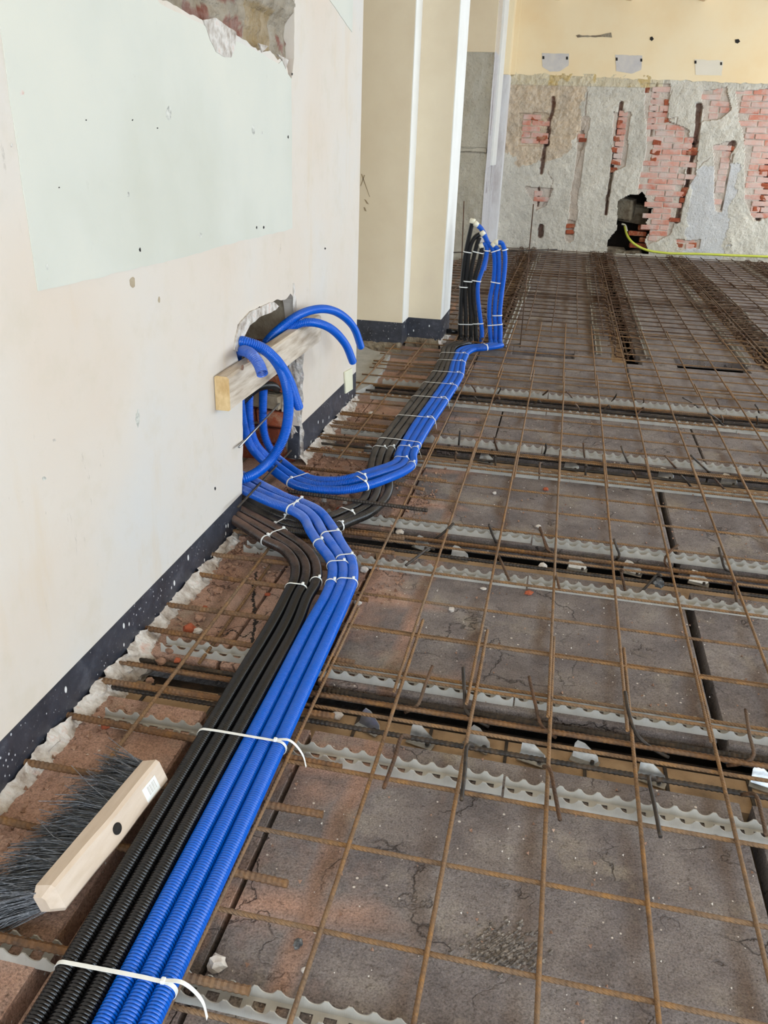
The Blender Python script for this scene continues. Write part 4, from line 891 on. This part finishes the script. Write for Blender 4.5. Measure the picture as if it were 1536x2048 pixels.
for i, (a, b) in enumerate([(6.5, 8.45), (8.1, 10.0), (9.65, 11.5), (11.15, 12.38)]):
    for j, (x0, x1) in enumerate([(-1.3, 0.68), (0.36, 1.68), (1.36, 2.72), (2.4, 4.9)]):
        oy = [0, 0.055, 0.02, 0.07][j]
        sheet('dark mesh sheet of the %s row from the camera, %s from the left' % (names_r[i], ORD[j]), np.arange(x0 + 0.1, x1 - 0.02, 0.197), np.arange(a + 0.09 + oy, b, 0.2), x0 + random.uniform(-.06, .06), x1 + random.uniform(-.06, .06), a, b, 0.034 + 0.012 * ((i + j) % 2), R1 * 1.05, 'rust_dark')
# ---- loose bars
def ribbed(name, p0, p1, r, mat, label, cat='rebar', group=None, pitch=0.011, amp=0.0014):
    C = catmull([p0, p1], pitch / 2); R = np.where(np.arange(len(C)) % 2, r, r - amp)
    V, F = sweep(C, R, 8); o = mk(name, V, F, mat, None, False); tag(o, label, cat, group); return o
DW = [(0.862, -0.368), (1.083, -0.374), (1.27, -0.358), (1.418, -0.356), (1.59, -0.42), (1.825, -0.427), (1.985, -0.50), (2.165, -0.468), (2.33, -0.60), (2.50, -0.452), (2.62, -0.44)]
for i, (y, xe) in enumerate(DW):
    ribbed('dowel_bar', (-1.09, y + 0.025 * (i % 2) - 0.01, 0.03), (xe, y, 0.031), 0.0088, 'rust_dowel', 'thick ribbed dowel bar from wall foot under the near conduits, %s from the bottom' % ORD[i], 'rebar', 'dowel bars under the near conduits')
for i, (y, xe) in enumerate([(3.19, -0.72), (3.42, -0.62), (3.60, -0.6), (3.77, -0.55), (3.86, -0.483), (3.98, -0.6)]):
    ribbed('dowel_bar', (-1.09, y + 0.02 * (i % 2), 0.03), (xe, y, 0.03), 0.0082, 'rust_dowel', 'ribbed dowel bar from the wall foot behind the opening, %s from the opening' % ORD[i], 'rebar', 'dowel bars behind the opening')
for i, (a, b, lb) in enumerate([((578, 983), (855, 1021), 'dark ribbed bar lying across the black conduits below the blue run'), ((760, 958), (848, 979), 'ribbed bar end poking out from under the corner of the far bundle'), ((800, 948), (893, 955 + 8), 'short ribbed bar end just right of the sharp conduit corner')]):
    z = (0.085, 0.05, 0.045)[i]
    ribbed('dowel_bar', gz(*a, z), gz(*b, z), 0.0085, 'rust_dowel' if i else 'steel_dark', lb)
for i, (a, b, lb) in enumerate([((476, 1014, -1.0), (582, 901, -1.06), 'lower thin grey steel rod slanting across the wall opening'), ((478, 894, -1.03), (560, 806, -1.14), 'upper thin grey steel rod slanting behind the blue loop')]):
    o = tube('steel_rod', [gx(*a), gx(*b)], 0.0042, 'galvanised' if i else 'steel_dark', None, 8); tag(o, lb, 'rod')
# thin bars along the wall, parallel to it
for i, (x, y0, y1, z) in enumerate([(-0.868, 1.28, 2.52, 0.044), (-0.845, 1.74, 2.35, 0.012)]):
    o = inst(BAR['rust'], 'rebar', None, (x, (y0 + y1) / 2, z), (0, 0, math.pi / 2 + 0.006), (y1 - y0, 0.0052, 0.0052)); tag(o, ['thin rusty bar lying parallel to the left wall over the dowels', 'short thin rusty bar under the dowels near the left wall'][i], 'rebar')
# bars lying in the joist channels
for k in (2, 3, 4, 5):
    c_ = CHN[k]
    for j, (dy, z, r, m) in enumerate([(-0.028, 0.012, 0.0068, 'steel_dark'), (-0.05, 0.026, 0.0058, 'rust'), (-0.135, 0.010, 0.007, 'steel_dark'), (0.015, -0.008, 0.011, 'steel_dark')]):
        o = ribbed('channel_bar', (-1.08, c_ + dy, z), (4.9, c_ + dy + random.uniform(-.01, .01), z), r, 'rust_dowel' if (m == 'rust' or j == 0) else m, 'long bar in the %s, %s' % (CHNAME[k], ['dark one in the middle', 'orange rusty one on top', 'twisted one on its near side', 'thick dark one in the gap'][j]), 'rebar', 'bars in the joist channels', pitch=0.012 if k < 4 else 0.05)
# ---- bent stirrup hooks that stand out of the channels
c7 = lambda x, y: (600 + x / 1.641, 1280 + y / 1.641)
c4 = lambda x, y: (1080 + x / 3.368, 980 + y / 3.368)
c3 = lambda x, y: (660 + x / 3.491, 980 + y / 3.491)
c2 = lambda x, y: (1100 + x / 3.523, 700 + y / 3.523)
c1 = lambda x, y: (700 + x / 3.657, 700 + y / 3.657)
HK = [(2, c7, [[(435, 85), (410, 150), (385, 215), (345, 238)], [(535, 90), (540, 170), (548, 240), (620, 285)], [(752, 120), (770, 200), (795, 285), (840, 320)], [(1067, 170), (1080, 240), (1105, 310), (1150, 352), (1210, 385)], [(1463, 228), (1475, 310), (1487, 385), (1450, 405), (1400, 412)],
               [(360, 318), (335, 315), (310, 390), (275, 485)], [(570, 350), (550, 347), (540, 440), (530, 525)], [(800, 415), (820, 425), (838, 510), (853, 590)], [(1165, 455), (1146, 450), (1165, 550), (1183, 645)], [(1450, 508), (1492, 506), (1515, 570), (1530, 640)]]),
      (3, c4, [[(0, 250), (25, 330), (45, 395), (85, 425)], [(497, 328), (515, 380), (535, 440), (512, 470)], [(932, 370), (880, 412), (840, 470), (850, 510), (885, 545)], [(1205, 385), (1222, 450), (1243, 525), (1278, 548)], [(100, 555), (115, 600), (130, 660)], [(560, 548), (545, 545), (562, 620), (580, 705)], [(815, 578), (790, 570), (730, 635), (675, 695)], [(1320, 632), (1300, 630), (1318, 710), (1337, 800)]]),
      (3, c3, [[(1110, 240), (1130, 300), (1162, 372)], [(1463, 265), (1495, 345), (1530, 430)], [(725, 415), (690, 405), (610, 465), (530, 525)], [(1180, 468), (1215, 545), (1250, 627)], [(865, 230), (790, 300), (710, 360)]]),
      (4, c2, [[(235, 655), (238, 710), (245, 762)], [(500, 675), (522, 735), (552, 797)], [(810, 745), (850, 790), (887, 832)], [(990, 740), (1055, 800), (1122, 862)], [(1475, 790), (1505, 840), (1536, 890)], [(262, 822), (250, 820), (250, 887)], [(580, 855), (605, 922)], [(925, 885), (960, 922), (992, 962)], [(1160, 905), (1198, 948), (1238, 990)]]),
      (4, c1, [[(805, 590), (800, 645), (795, 700)], [(1055, 640), (1063, 685), (1078, 732)], [(1432, 690), (1420, 762)], [(782, 757), (772, 757), (770, 817)], [(1068, 785), (1060, 785), (1065, 867)], [(1405, 830), (1390, 830), (1385, 902)]]),
      (5, c2, [[(115, 295), (160, 350)], [(470, 310), (430, 370)], [(660, 345), (650, 387)], [(935, 335), (1045, 408)], [(1165, 345), (1192, 418)], [(1445, 385), (1472, 447)], [(180, 380), (207, 437)], [(425, 405), (405, 398), (365, 442)], [(665, 420), (648, 413), (600, 472)], [(1110, 440), (1222, 532)], [(1205, 460), (1217, 522)], [(1455, 470), (1456, 527)]]),
      (5, c1, [[(890, 260), (922, 322)], [(1102, 275), (1080, 322)], [(1450, 295), (1400, 337)], [(910, 340), (932, 392)], [(1095, 358), (1075, 350), (1033, 387)], [(1395, 382), (1373, 375), (1328, 412)]])]
cntk = {}
for k, cf, L in HK:
    for pl in L:
        n = len(pl)
        far = gz(*cf(*pl[0]), 0).y > CHN[k] - 0.06
        P = []
        for i, p in enumerate(pl):
            s_ = i / max(1, n - 1)
            z = (0.075 - 0.075 * s_) if far else (0.022 + 0.035 * min(1, 2.5 * s_))
            P.append(tuple(gz(*cf(*p), z)))
        if n == 2: P.insert(1, tuple((Vector(P[0]) + Vector(P[1])) / 2 + Vector((0.004, 0, 0.003))))
        o = tube('stirrup_hook', P, 0.0046, 'steel_dark' if (cntk.get((k, far), 0) % 2) else 'rust_dark', None, 8, 0.012, True)
        i = cntk[(k, far)] = cntk.get((k, far), 0) + 1
        P[0]
        o['hx'] = P[0][0]; o['hk'] = k; o['hf'] = int(far)
for k in (2, 3, 4, 5):
    for far in (0, 1):
        hs = sorted([o for o in COL.objects if o.name.startswith('stirrup_hook') and o.get('hk') == k and o.get('hf') == far], key=lambda o: o['hx'])
        for i, o in enumerate(hs):
            tag(o, 'bent bar hook on the %s side of the %s, %s from the left' % ('far' if far else 'near', CHNAME[k], ORD[i]), 'rebar hook', 'bar hooks along the channels')
            del o['hx'], o['hk'], o['hf']
# ---- wavy plastic spacer strips
def fin_mesh(L, pitch=0.041, h=0.027, d=0.0125, th=0.0022):
    m = 12; n = int(round(L / pitch)) * m; V = []; F = []
    for i in range(n + 1):
        x = L * i / n; t = (i % m) / m - 0.5; zt = h - (d * math.sqrt(max(0.0, 1 - (t / 0.36) ** 2)) if abs(t) < 0.36 else 0.0)
        V += [(x, -th / 2, 0), (x, th / 2, 0), (x, th / 2 + 0.003, zt), (x, -th / 2 + 0.003, zt)]
        if i:
            a = 4 * (i - 1)
            F += [(a, a + 4, a + 7, a + 3), (a + 1, a + 2, a + 6, a + 5), (a + 3, a + 7, a + 6, a + 2), (a, a + 1, a + 5, a + 4)]
    F += [(0, 3, 2, 1), (4 * n, 4 * n + 1, 4 * n + 2, 4 * n + 3)]
    me = bpy.data.meshes.new('fin'); me.from_pydata(V, [], F); me.materials.append(MT['strip_plastic']); return me
FIN = fin_mesh(0.985)
# slotted base of the strip: two rails joined by rungs, one connected plate
_v, _f = [], []
_np = int(round(0.985 / 0.041)); _xs = []
for i in range(_np): _xs += [i * 0.985 / _np, i * 0.985 / _np + 0.022]
_xs.append(0.985)
for x in _xs: _v += [(x, 0.001, 0.004), (x, 0.009, 0.004), (x, 0.028, 0.004), (x, 0.036, 0.004)]
for i in range(len(_xs) - 1):
    a = 4 * i; _f += [(a, a + 4, a + 5, a + 1), (a + 2, a + 6, a + 7, a + 3)]
    if i % 2: _f.append((a + 1, a + 5, a + 6, a + 2))
BASE = bpy.data.meshes.new('slotted_base'); BASE.from_pydata(_v, [], _f); BASE.materials.append(MT['strip_plastic'])
def strip(x, y, rz, label, z=0.0):
    e = empty('spacer_strip', (x, y, z)); e.rotation_euler = (0, 0, rz); tag(e, label, 'spacer strip', 'wavy plastic spacer strips')
    inst(FIN, 'fin', e); inst(FIN, 'fin', e, (0, 0.036, 0)); inst(BASE, 'slotted_base', e)
for k in (1, 2, 3, 4, 5):
    for side, yy in (('near', CHN[k] - 0.272), ('far', CHN[k] + 0.062)):
        if k == 1 and side == 'near': continue
        if k == 1: yy = 0.835
        x = -0.98 if k < 4 else -0.98
        for i in range(4 if k < 4 else 5):
            strip(x + i * 0.99 + random.uniform(0, .004), yy + random.uniform(-.006, .006), random.uniform(-.006, .006), ('wavy grey spacer strip, %s side of %s, %s piece from the wall' % (side, CHNAME[k], ORD[i])) if k > 1 else 'wavy grey spacer strip at the bottom of the picture, %s piece from the wall' % ORD[i])
for j, x in enumerate([-0.33, 0.33, 0.68, 1.36, 1.68, 2.36, 2.68]):
    for i in range(6):
        strip(x + 0.018 + random.uniform(-.02, .02), 6.02 + i * 1.02, math.pi / 2, 'pale far bay spacer strip, %s line from left, %s piece from the gap' % (ORD[j], ORD[i]), 0.0)
# ---- stirrup cages in the far bay channels
for j, c_ in enumerate(FCH[:4]):
    e = empty('joist_stirrup_cage', (c_, 9.2, 0)); tag(e, 'dense dark bar cage along the far bay joist channel, %s from the left' % ORD[j], 'bar cage', 'bar cages of the far bay')
    for (dx, z) in [(-0.05, 0.0), (0.03, -0.01), (0.08, 0.01), (-0.01, 0.05)]:
        inst(BAR['rust_dark'], 'bar', e, (dx + random.uniform(-.01, .01), 0, z), (0, 0, math.pi / 2 + random.uniform(-.003, .003)), (6.4, 0.006, 0.006))
    Cc = catmull([(-0.11, 0, 0.055), (-0.06, 0, 0.06), (-0.05, 0, -0.01), (0.05, 0.01, -0.015), (0.07, 0.01, 0.06), (0.13, 0.01, 0.055)], 0.02)
    V, F = sweep(Cc, np.full(len(Cc), 0.005), 6); first = mk('stirrup', V, F, 'rust_dark', e, True); first.location = (0, -3.1, 0)
    for i in range(1, 40): inst(first, 'stirrup', e, (random.uniform(-.015, .015), -3.1 + i * 0.158 + random.uniform(-.02, .02), 0), (0, 0, random.uniform(-.2, .2)))
# ---- folded metal lugs on the joist
def lug(px, py, z, s, label, flip=False, rz=0.0):
    p = gz(px, py, z); e = empty('metal_lug', (p.x, p.y, -0.026)); tag(e, label, 'metal lug', 'folded metal lugs in the channels'); e.scale = (s, s, s); e.rotation_euler = (0, 0, rz)
    pr = [(-0.030, 0.0), (0.034, 0.0), (0.046, 0.010), (0.040, 0.022), (-0.004, 0.044), (-0.026, 0.046), (-0.032, 0.036)]
    tl = 0.9
    o = slab('lug_plate', pr, [], lambda u, v, t: (u, v * math.sin(tl) * 0.75 + t * math.cos(tl) - 0.02, v * 0.95 + t * 0.3 + 0.004), -0.001, 0.001, 'galvanised', e)
    slab('lug_foot', [(-0.034, -0.03), (0.05, -0.03), (0.05, 0.006), (-0.034, 0.006)], [], lambda u, v, t: (u, v - 0.01, t + 0.004), -0.0015, 0.0015, 'galvanised', e)
    V, F = sweep(np.array([[0.03, -0.022, 0.004], [0.03, -0.022, 0.014]]), np.array([0.007, 0.006]), 6); mk('bolt_head', V, F, 'steel_dark', e)
for i, (x, y) in enumerate([(741, 1446), (842, 1474), (958, 1480), (1063, 1508), (1168, 1510), (1300, 1548), (1525, 1562)]):
    lug(x, y, -0.02, 0.82, 'shiny folded metal lug in the nearest channel, %s from the conduits' % ORD[i], rz=-0.35 + random.uniform(-.15, .15))
for i, (x, y) in enumerate([(845, 1090), (918, 1110), (1152, 1132), (1262, 1140), (1394, 1160)]):
    lug(x, y, -0.02, 0.82, 'folded metal lug in the second channel, %s from the left' % ORD[i], rz=-0.3 + random.uniform(-.2, .2))
for i, (x, y) in enumerate([(740, 903), (972, 918), (1142, 932), (1330, 950), (1456, 962)]):
    lug(x, y, -0.015, 0.9, 'folded metal lug in the third channel, %s from the left' % ORD[i], rz=-0.3)

# ---- wooden board fixed across the opening
e = empty('wooden_board', (-1.025, 2.94, 0.52)); tag(e, 'weathered wooden board fixed across the wall opening behind the blue loops', 'board')
U = np.linspace(2.412, 3.472, 40); prof = [(-1.048, 0.0), (-1.048, 0.110), (-1.040, 0.114), (-1.006, 0.113), (-0.999, 0.107), (-0.998, 0.004), (-1.004, 0.0)]
V = []; F = []
for i, y in enumerate(U):
    zb = 0.515 + (y - 2.41) * 0.008
    for (x, z) in prof: V.append((x + 1.025 + 0.001 * mnoise.noise(Vector((y * 6, z * 9, 1))), y - 2.94, zb + z - 0.52 + 0.002 * mnoise.noise(Vector((y * 5, x, 3)))))
m_ = len(prof)
for i in range(len(U) - 1):
    for j in range(m_): F.append((i * m_ + j, i * m_ + (j + 1) % m_, (i + 1) * m_ + (j + 1) % m_, (i + 1) * m_ + j))
mk('plank', V, F, 'wood', e)
mk('end_face', [(v[0], v[1] - 0.0008, v[2]) for v in V[:m_]] + [(v[0], v[1] + 0.002, v[2]) for v in V[:m_]], [tuple(range(m_))] + [(j, (j + 1) % m_, m_ + (j + 1) % m_, m_ + j) for j in range(m_)], 'end_grain', e)
mk('end_face', [(v[0], v[1] + 0.0008, v[2]) for v in V[-m_:]] + [(v[0], v[1] - 0.002, v[2]) for v in V[-m_:]], [tuple(range(m_))], 'wood', e)
for (a, b) in [(485, 735), (497, 720)]:
    p = gx(a, b, -0.997); sp = tube('knot', [p + Vector((-0.001, 0, 0)) - Vector((-1.025, 2.94, 0.52)), p + Vector((0.0012, 0, 0)) - Vector((-1.025, 2.94, 0.52))], 0.009, 'stone_brown', e, 10)

# ---- broom head lying on its side
P0 = Vector((-0.772, 0.893, 0.082)); P1 = Vector((-0.738, 1.262, 0.082))
ax = (P1 - P0).normalized(); bd = Vector((-0.90, 0.06, -0.36)); bd = (bd - ax * bd.dot(ax)).normalized(); upv = ax.cross(bd)
if upv.z < 0: upv = -upv
e = empty('broom_head', (-0.8, 1.08, 0.03)); tag(e, 'wooden broom head with grey bristles lying on the floor by the wall', 'broom')
E0 = Vector((-0.8, 1.08, 0.03)); L = (P1 - P0).length
def fr(a, b, c): return P0 + ax * a + bd * b + upv * c - E0
ts = np.linspace(0, 1, 25); V = []; F = []
for i, t in enumerate(ts):
    en = 1 - max(0, abs(t - 0.5) * 2 - 0.93) / 0.07; en = math.sqrt(max(0.0, 1 - (1 - en) ** 2)) if en < 1 else 1
    hw = 0.029 * (0.55 + 0.45 * en); th = 0.042 * (1 + 0.10 * math.exp(-((t - 0.5) / 0.16) ** 2)); c_ = 0.006
    b0 = -th * (0.6 + 0.4 * en)
    for (b, c) in [(0, -hw), (0, hw), (b0 + c_, hw), (b0, hw - c_), (b0, -hw + c_), (b0 + c_, -hw)]: V.append(fr(t * L, b, c))
for i in range(len(ts) - 1):
    for j in range(6): F.append((i * 6 + j, i * 6 + (j + 1) % 6, (i + 1) * 6 + (j + 1) % 6, (i + 1) * 6 + j))
F += [tuple(range(6))[::-1], tuple(range(len(V) - 6, len(V)))]
blk = mk('wooden_block', V, F, 'broom_wood', e)
def facept(a, c, d=0.0): return fr(a * L, -0.0465 - d, c)
tube('handle_hole', [facept(0.49, 0.002, -0.003), facept(0.49, 0.002, 0.0012)], 0.0115, 'black_hole', blk, 16)
def plate(name, a0, a1, c0, c1, mat, d0, d1, bulge=0.0):
    Q = [fr(a * L, -0.042 - d + bulge, c) for d in (d0, d1) for (a, c) in ((a0, c0), (a1, c0), (a1, c1), (a0, c1))]
    return mk(name, Q, [(0, 1, 2, 3), (4, 7, 6, 5), (0, 4, 5, 1), (1, 5, 6, 2), (2, 6, 7, 3), (3, 7, 4, 0)], mat, blk)
st = plate('price_sticker', 0.755, 0.88, -0.02, 0.012, 'tie_white', 0.0, 0.0016)
for i in range(7):
    a = 0.79 + i * 0.0105; plate('barcode_bar', a, a + (0.003 if i % 2 else 0.006), -0.012, 0.007, 'old_stain', 0.0016, 0.0021)
V = []; F = []
rng = random.Random(5)
for i in range(2300):
    a = rng.random(); c = rng.uniform(-0.023, 0.023)
    fan = (a - 0.5) * 2
    base = fr(a * L * 0.97 + 0.005, -0.004, c)
    ln = rng.uniform(0.105, 0.15) * (1.0 if rng.random() > 0.05 else 1.12) * (0.92 + 0.12 * (1 - a))
    dr = (bd + ax * (fan * 0.32 + rng.gauss(0, 0.07) - 0.02) + upv * (c * 12 * 0.5 + rng.gauss(0, 0.07))).normalized()
    sag = Vector((rng.gauss(0, .006), rng.gauss(0, .008), -0.012 + rng.gauss(0, .005)))
    if rng.random() < 0.035: dr = (dr + upv * rng.uniform(.2, .5) + ax * rng.uniform(-.5, .5)).normalized()
    pts = [base, base + dr * ln * 0.5, base + dr * ln + sag]
    for p in pts: 
        if p.z + 0.03 < 0.006: p.z = 0.006 - 0.03
    w1 = dr.cross(upv).normalized() * 0.0008; w2 = upv * 0.0008; n = len(V)
    for p in pts:
        V += [p + w1, p - w1 * .5 + w2 * .87, p - w1 * .5 - w2 * .87]
    for k in (0, 3): 
        for j in range(3): F.append((n + k + j, n + k + (j + 1) % 3, n + k + 3 + (j + 1) % 3, n + k + 3 + j))
br_ = mk('bristles', V, F, 'bristle', e); tag(br_, kind='stuff')

# ---- rubble
def rock(seed, sub=2):
    import bmesh
    bm = bmesh.new(); bmesh.ops.create_icosphere(bm, subdivisions=sub, radius=1.0)
    for v in bm.verts:
        n = v.co.normalized(); v.co = n * (0.8 + 0.38 * mnoise.noise(n * 1.6 + Vector((seed * 3.1, 0, 0))) + 0.14 * mnoise.noise(n * 4 + Vector((0, seed, 0))))
    me = bpy.data.meshes.new('stone'); bm.to_mesh(me); bm.free(); return me
ROCK = {}
def stone(px, py, r, mat, label, name='rubble_stone', flat=0.7, cat='stone', z=0.0):
    i = random.randrange(4)
    if (i, mat) not in ROCK:
        me = rock(i + 1, 2 if mat != 'stone_grey' else 3); me.materials.append(MT[mat]); ROCK[(i, mat)] = me
    p = gz(px, py, z + r * 0.5)
    o = inst(ROCK[(i, mat)], name, None, (p.x, p.y, z + r * flat * 0.75), (0, 0, random.uniform(0, 6.3)), (r * random.uniform(.9, 1.25), r * random.uniform(.8, 1), r * flat)); tag(o, label, cat, 'rubble stones')
stone(434, 1930, 0.019, 'stone_white', 'pale stone beside the bottom dowel bar end', flat=0.9)
stone(742, 829, 0.019, 'stone_white', 'white round stone lying left of the far conduits', flat=0.85)
stone(675, 1430, 0.018, 'stone_white', 'pale chip in the nearest channel right beside the blue conduits', z=-0.02)
stone(1316, 1166, 0.024, 'stone_grey', 'dark knobbly lump like a cone on the second channel spacer strip', flat=0.8, z=0.012)
stone(1058, 1184, 0.017, 'stone_red', 'bright red brick chip on the clay block before the second channel', flat=0.5)
stone(1092, 977, 0.016, 'stone_red', 'red brick chip on the clay block before the third channel', flat=0.5)
stone(1085, 1133, 0.02, 'stone_white', 'white triangular chip between metal lugs in the second channel', z=-0.01)
stone(1077, 1053, 0.012, 'stone_white', 'small white chip just behind the second channel')
stone(989, 986, 0.012, 'stone_white', 'small white chip left of the red chip before the third channel')
stone(967, 1176, 0.012, 'stone_white', 'small white chip left of the bright red brick chip', flat=0.4)
stone(903, 1219, 0.012, 'stone_white', 'small pale chip on the clay block between mesh wires, left of the others')
stone(785, 1030, 0.014, 'stone_brown', 'brown chip next to the black conduits under the blue run')
stone(800, 1061, 0.022, 'stone_white', 'flat pale flake on the spacer strip right of the black conduits', flat=0.35)
stone(728, 1138, 0.018, 'stone_white', 'pale chip right of the blue bend', flat=0.6)
stone(715, 1205, 0.014, 'stone_white', 'pale chip right of the blue bend, nearer the camera')
stone(596, 1887, 0.012, 'stone_grey', 'small black chip beside the mesh wire right of the conduits')
stone(610, 1940 , 0.008, 'stone_white', 'tiny white chip near the small black chip')
stone(378, 1258, 0.026, 'stone_red', 'red brick lump under the plaster edge at the wall foot')
stone(395, 1262, 0.016, 'stone_white', 'white chip leaning on the red lump at the wall foot')
stone(485, 1078, 0.022, 'stone_brown', 'rounded brown stone under the dusty conduits at the wall corner')
stone(495, 1095, 0.020, 'stone_brown', 'flat brown stone in front of the rounded one at the wall corner', flat=0.5)
stone(480, 1122, 0.016, 'stone_brown', 'brown stone below the wall corner, nearest of three')
stone(535, 1186, 0.013, 'stone_red', 'flat reddish patch of clay on the bare block', flat=0.15)
for i, (x, y) in enumerate(sorted([(612, 945), (632, 925), (560, 985), (575, 1003), (600, 990), (618, 1003), (648, 1000), (665, 1008), (640, 1020), (690, 1005), (705, 990), (655, 940), (585, 985), (680, 1018), (630, 1008), (610, 1020)])):
    stone(x, y, random.uniform(.012, .024), random.choice(['stone_brown', 'stone_red', 'stone_brown', 'stone_white']), 'rubble lump between the blue run and black conduits, %s from the left' % ORD[i], flat=0.6)
for i, (x, y) in enumerate([(340, 1300), (355, 1320), (322, 1322), (300, 1360), (240, 1420), (212, 1450), (410, 1215), (432, 1180), (398, 1235), (455, 1160)]):
    stone(x, y, random.uniform(.012, .022), random.choice(['stone_brown', 'stone_red', 'stone_brown']), 'brown rubble lump tucked under the broken plaster, %s along the wall foot' % ORD[i], flat=0.6)
# crumbs nobody could count
V = []; F = []; rng = random.Random(11)
tet = [(1, 1, 1), (1, -1, -1), (-1, 1, -1), (-1, -1, 1)]
for i in range(2600):
    if i < 900: x = rng.uniform(-1.02, -0.4); y = rng.uniform(2.2, 3.6)
    elif i < 1400: x = -1.02 + abs(rng.gauss(0, 0.06)); y = rng.uniform(0.8, 4.3)
    else: x = rng.uniform(-0.6, 2.0); y = rng.uniform(0.8, 5.0)
    if any(c - 0.16 < y < c + 0.06 for c in CHN): continue
    s = rng.uniform(.0012, .0035) * (1.6 if i < 1400 else 1); n = len(V); a = rng.uniform(0, 6.3)
    for t in tet: V.append((x + s * (t[0] * math.cos(a) - t[1] * math.sin(a)), y + s * (t[0] * math.sin(a) + t[1] * math.cos(a)), 0.001 + s * 0.8 + s * t[2]))
    F += [(n, n + 1, n + 2), (n, n + 3, n + 1), (n, n + 2, n + 3), (n + 1, n + 3, n + 2)]
o = mk('rubble_crumbs', V, F, 'stone_brown'); tag(o, 'fine clay and plaster crumbs scattered over the floor blocks', 'crumbs', None, 'stuff')
V = []; F = []
for i in range(420):
    x = rng.uniform(-0.45, 1.6); y = rng.uniform(0.85, 4.5)
    if any(c - 0.16 < y < c + 0.06 for c in CHN): continue
    s = rng.uniform(.0008, .002); n = len(V)
    for t in tet: V.append((x + s * t[0], y + s * t[1], 0.001 + s * 0.8 + s * t[2]))
    F += [(n, n + 1, n + 2), (n, n + 3, n + 1), (n, n + 2, n + 3), (n + 1, n + 3, n + 2)]
o = mk('plaster_crumbs', V, F, 'stone_white'); tag(o, 'tiny white plaster crumbs sprinkled over the floor blocks', 'crumbs', None, 'stuff')
# tar line and tar marks on the bare block by the wall
V = []; F = []
def blob(x, y, r, z=0.001):
    n = len(V); V.append((x, y, z + 0.002))
    for k in range(7): a = k * 0.9; rr = r * rng.uniform(.6, 1.2); V.append((x + rr * math.cos(a), y + rr * math.sin(a), z))
    for k in range(7): F.append((n, n + 1 + k, n + 1 + (k + 1) % 7))
tl = [gz(*p) for p in [(512, 1145), (508, 1180), (507, 1210), (511, 1235), (508, 1262), (503, 1290)]]
for a, b in zip(tl, tl[1:]):
    for k in range(9): p = a.lerp(b, k / 9); blob(p.x + rng.gauss(0, .002), p.y, rng.uniform(.004, .008))
for k in range(22): p = gz(437 + k * 3.1, 1264 + 6 * math.sin(k * .5) + k * .3); blob(p.x, p.y, rng.uniform(.002, .0045))
mk('tar_marks', V, F, 'black_hole', floor)
# crumbled patch in the foreground block
V = []; F = []
for i in range(420):
    p = gz(1010 + rng.gauss(0, 36), 1903 + rng.gauss(0, 22)); s = rng.uniform(.0015, .0048); n = len(V)
    for t in tet: V.append((p.x + s * t[0] * rng.uniform(.6, 1.3), p.y + s * t[1], 0.0005 + s * 0.4 + s * .5 * t[2]))
    F += [(n, n + 1, n + 2), (n, n + 3, n + 1), (n, n + 2, n + 3), (n + 1, n + 3, n + 2)]
o = mk('crumbled_clay', V, F, 'crumble'); tag(o, 'crumbled grey clay flaking from the foreground floor block', 'crumbs', None, 'stuff')
# ---- yellow hose from the hole in the far wall
hp = [gy(1249, 452, 12.62), gy(1254, 470, 12.5), gy(1265, 485, 12.38), gy(1290, 499, 12.33), gy(1330, 506, 12.3), gy(1400, 508, 12.28), gy(1470, 511, 12.26), gy(1545, 514, 12.22), gy(1640, 520, 12.2)]
o = tube('yellow_hose', hp, 0.016, 'hose_yellow', None, 8, 0.03, True); tag(o, 'yellow hose coming out of the hole in the far wall', 'hose')
o = tube('hose_tail', [gy(1243, 448, 12.63), gy(1250, 450, 12.62), gy(1254, 462, 12.55)], 0.013, 'cap_cream', o, 8, 0.02, True)
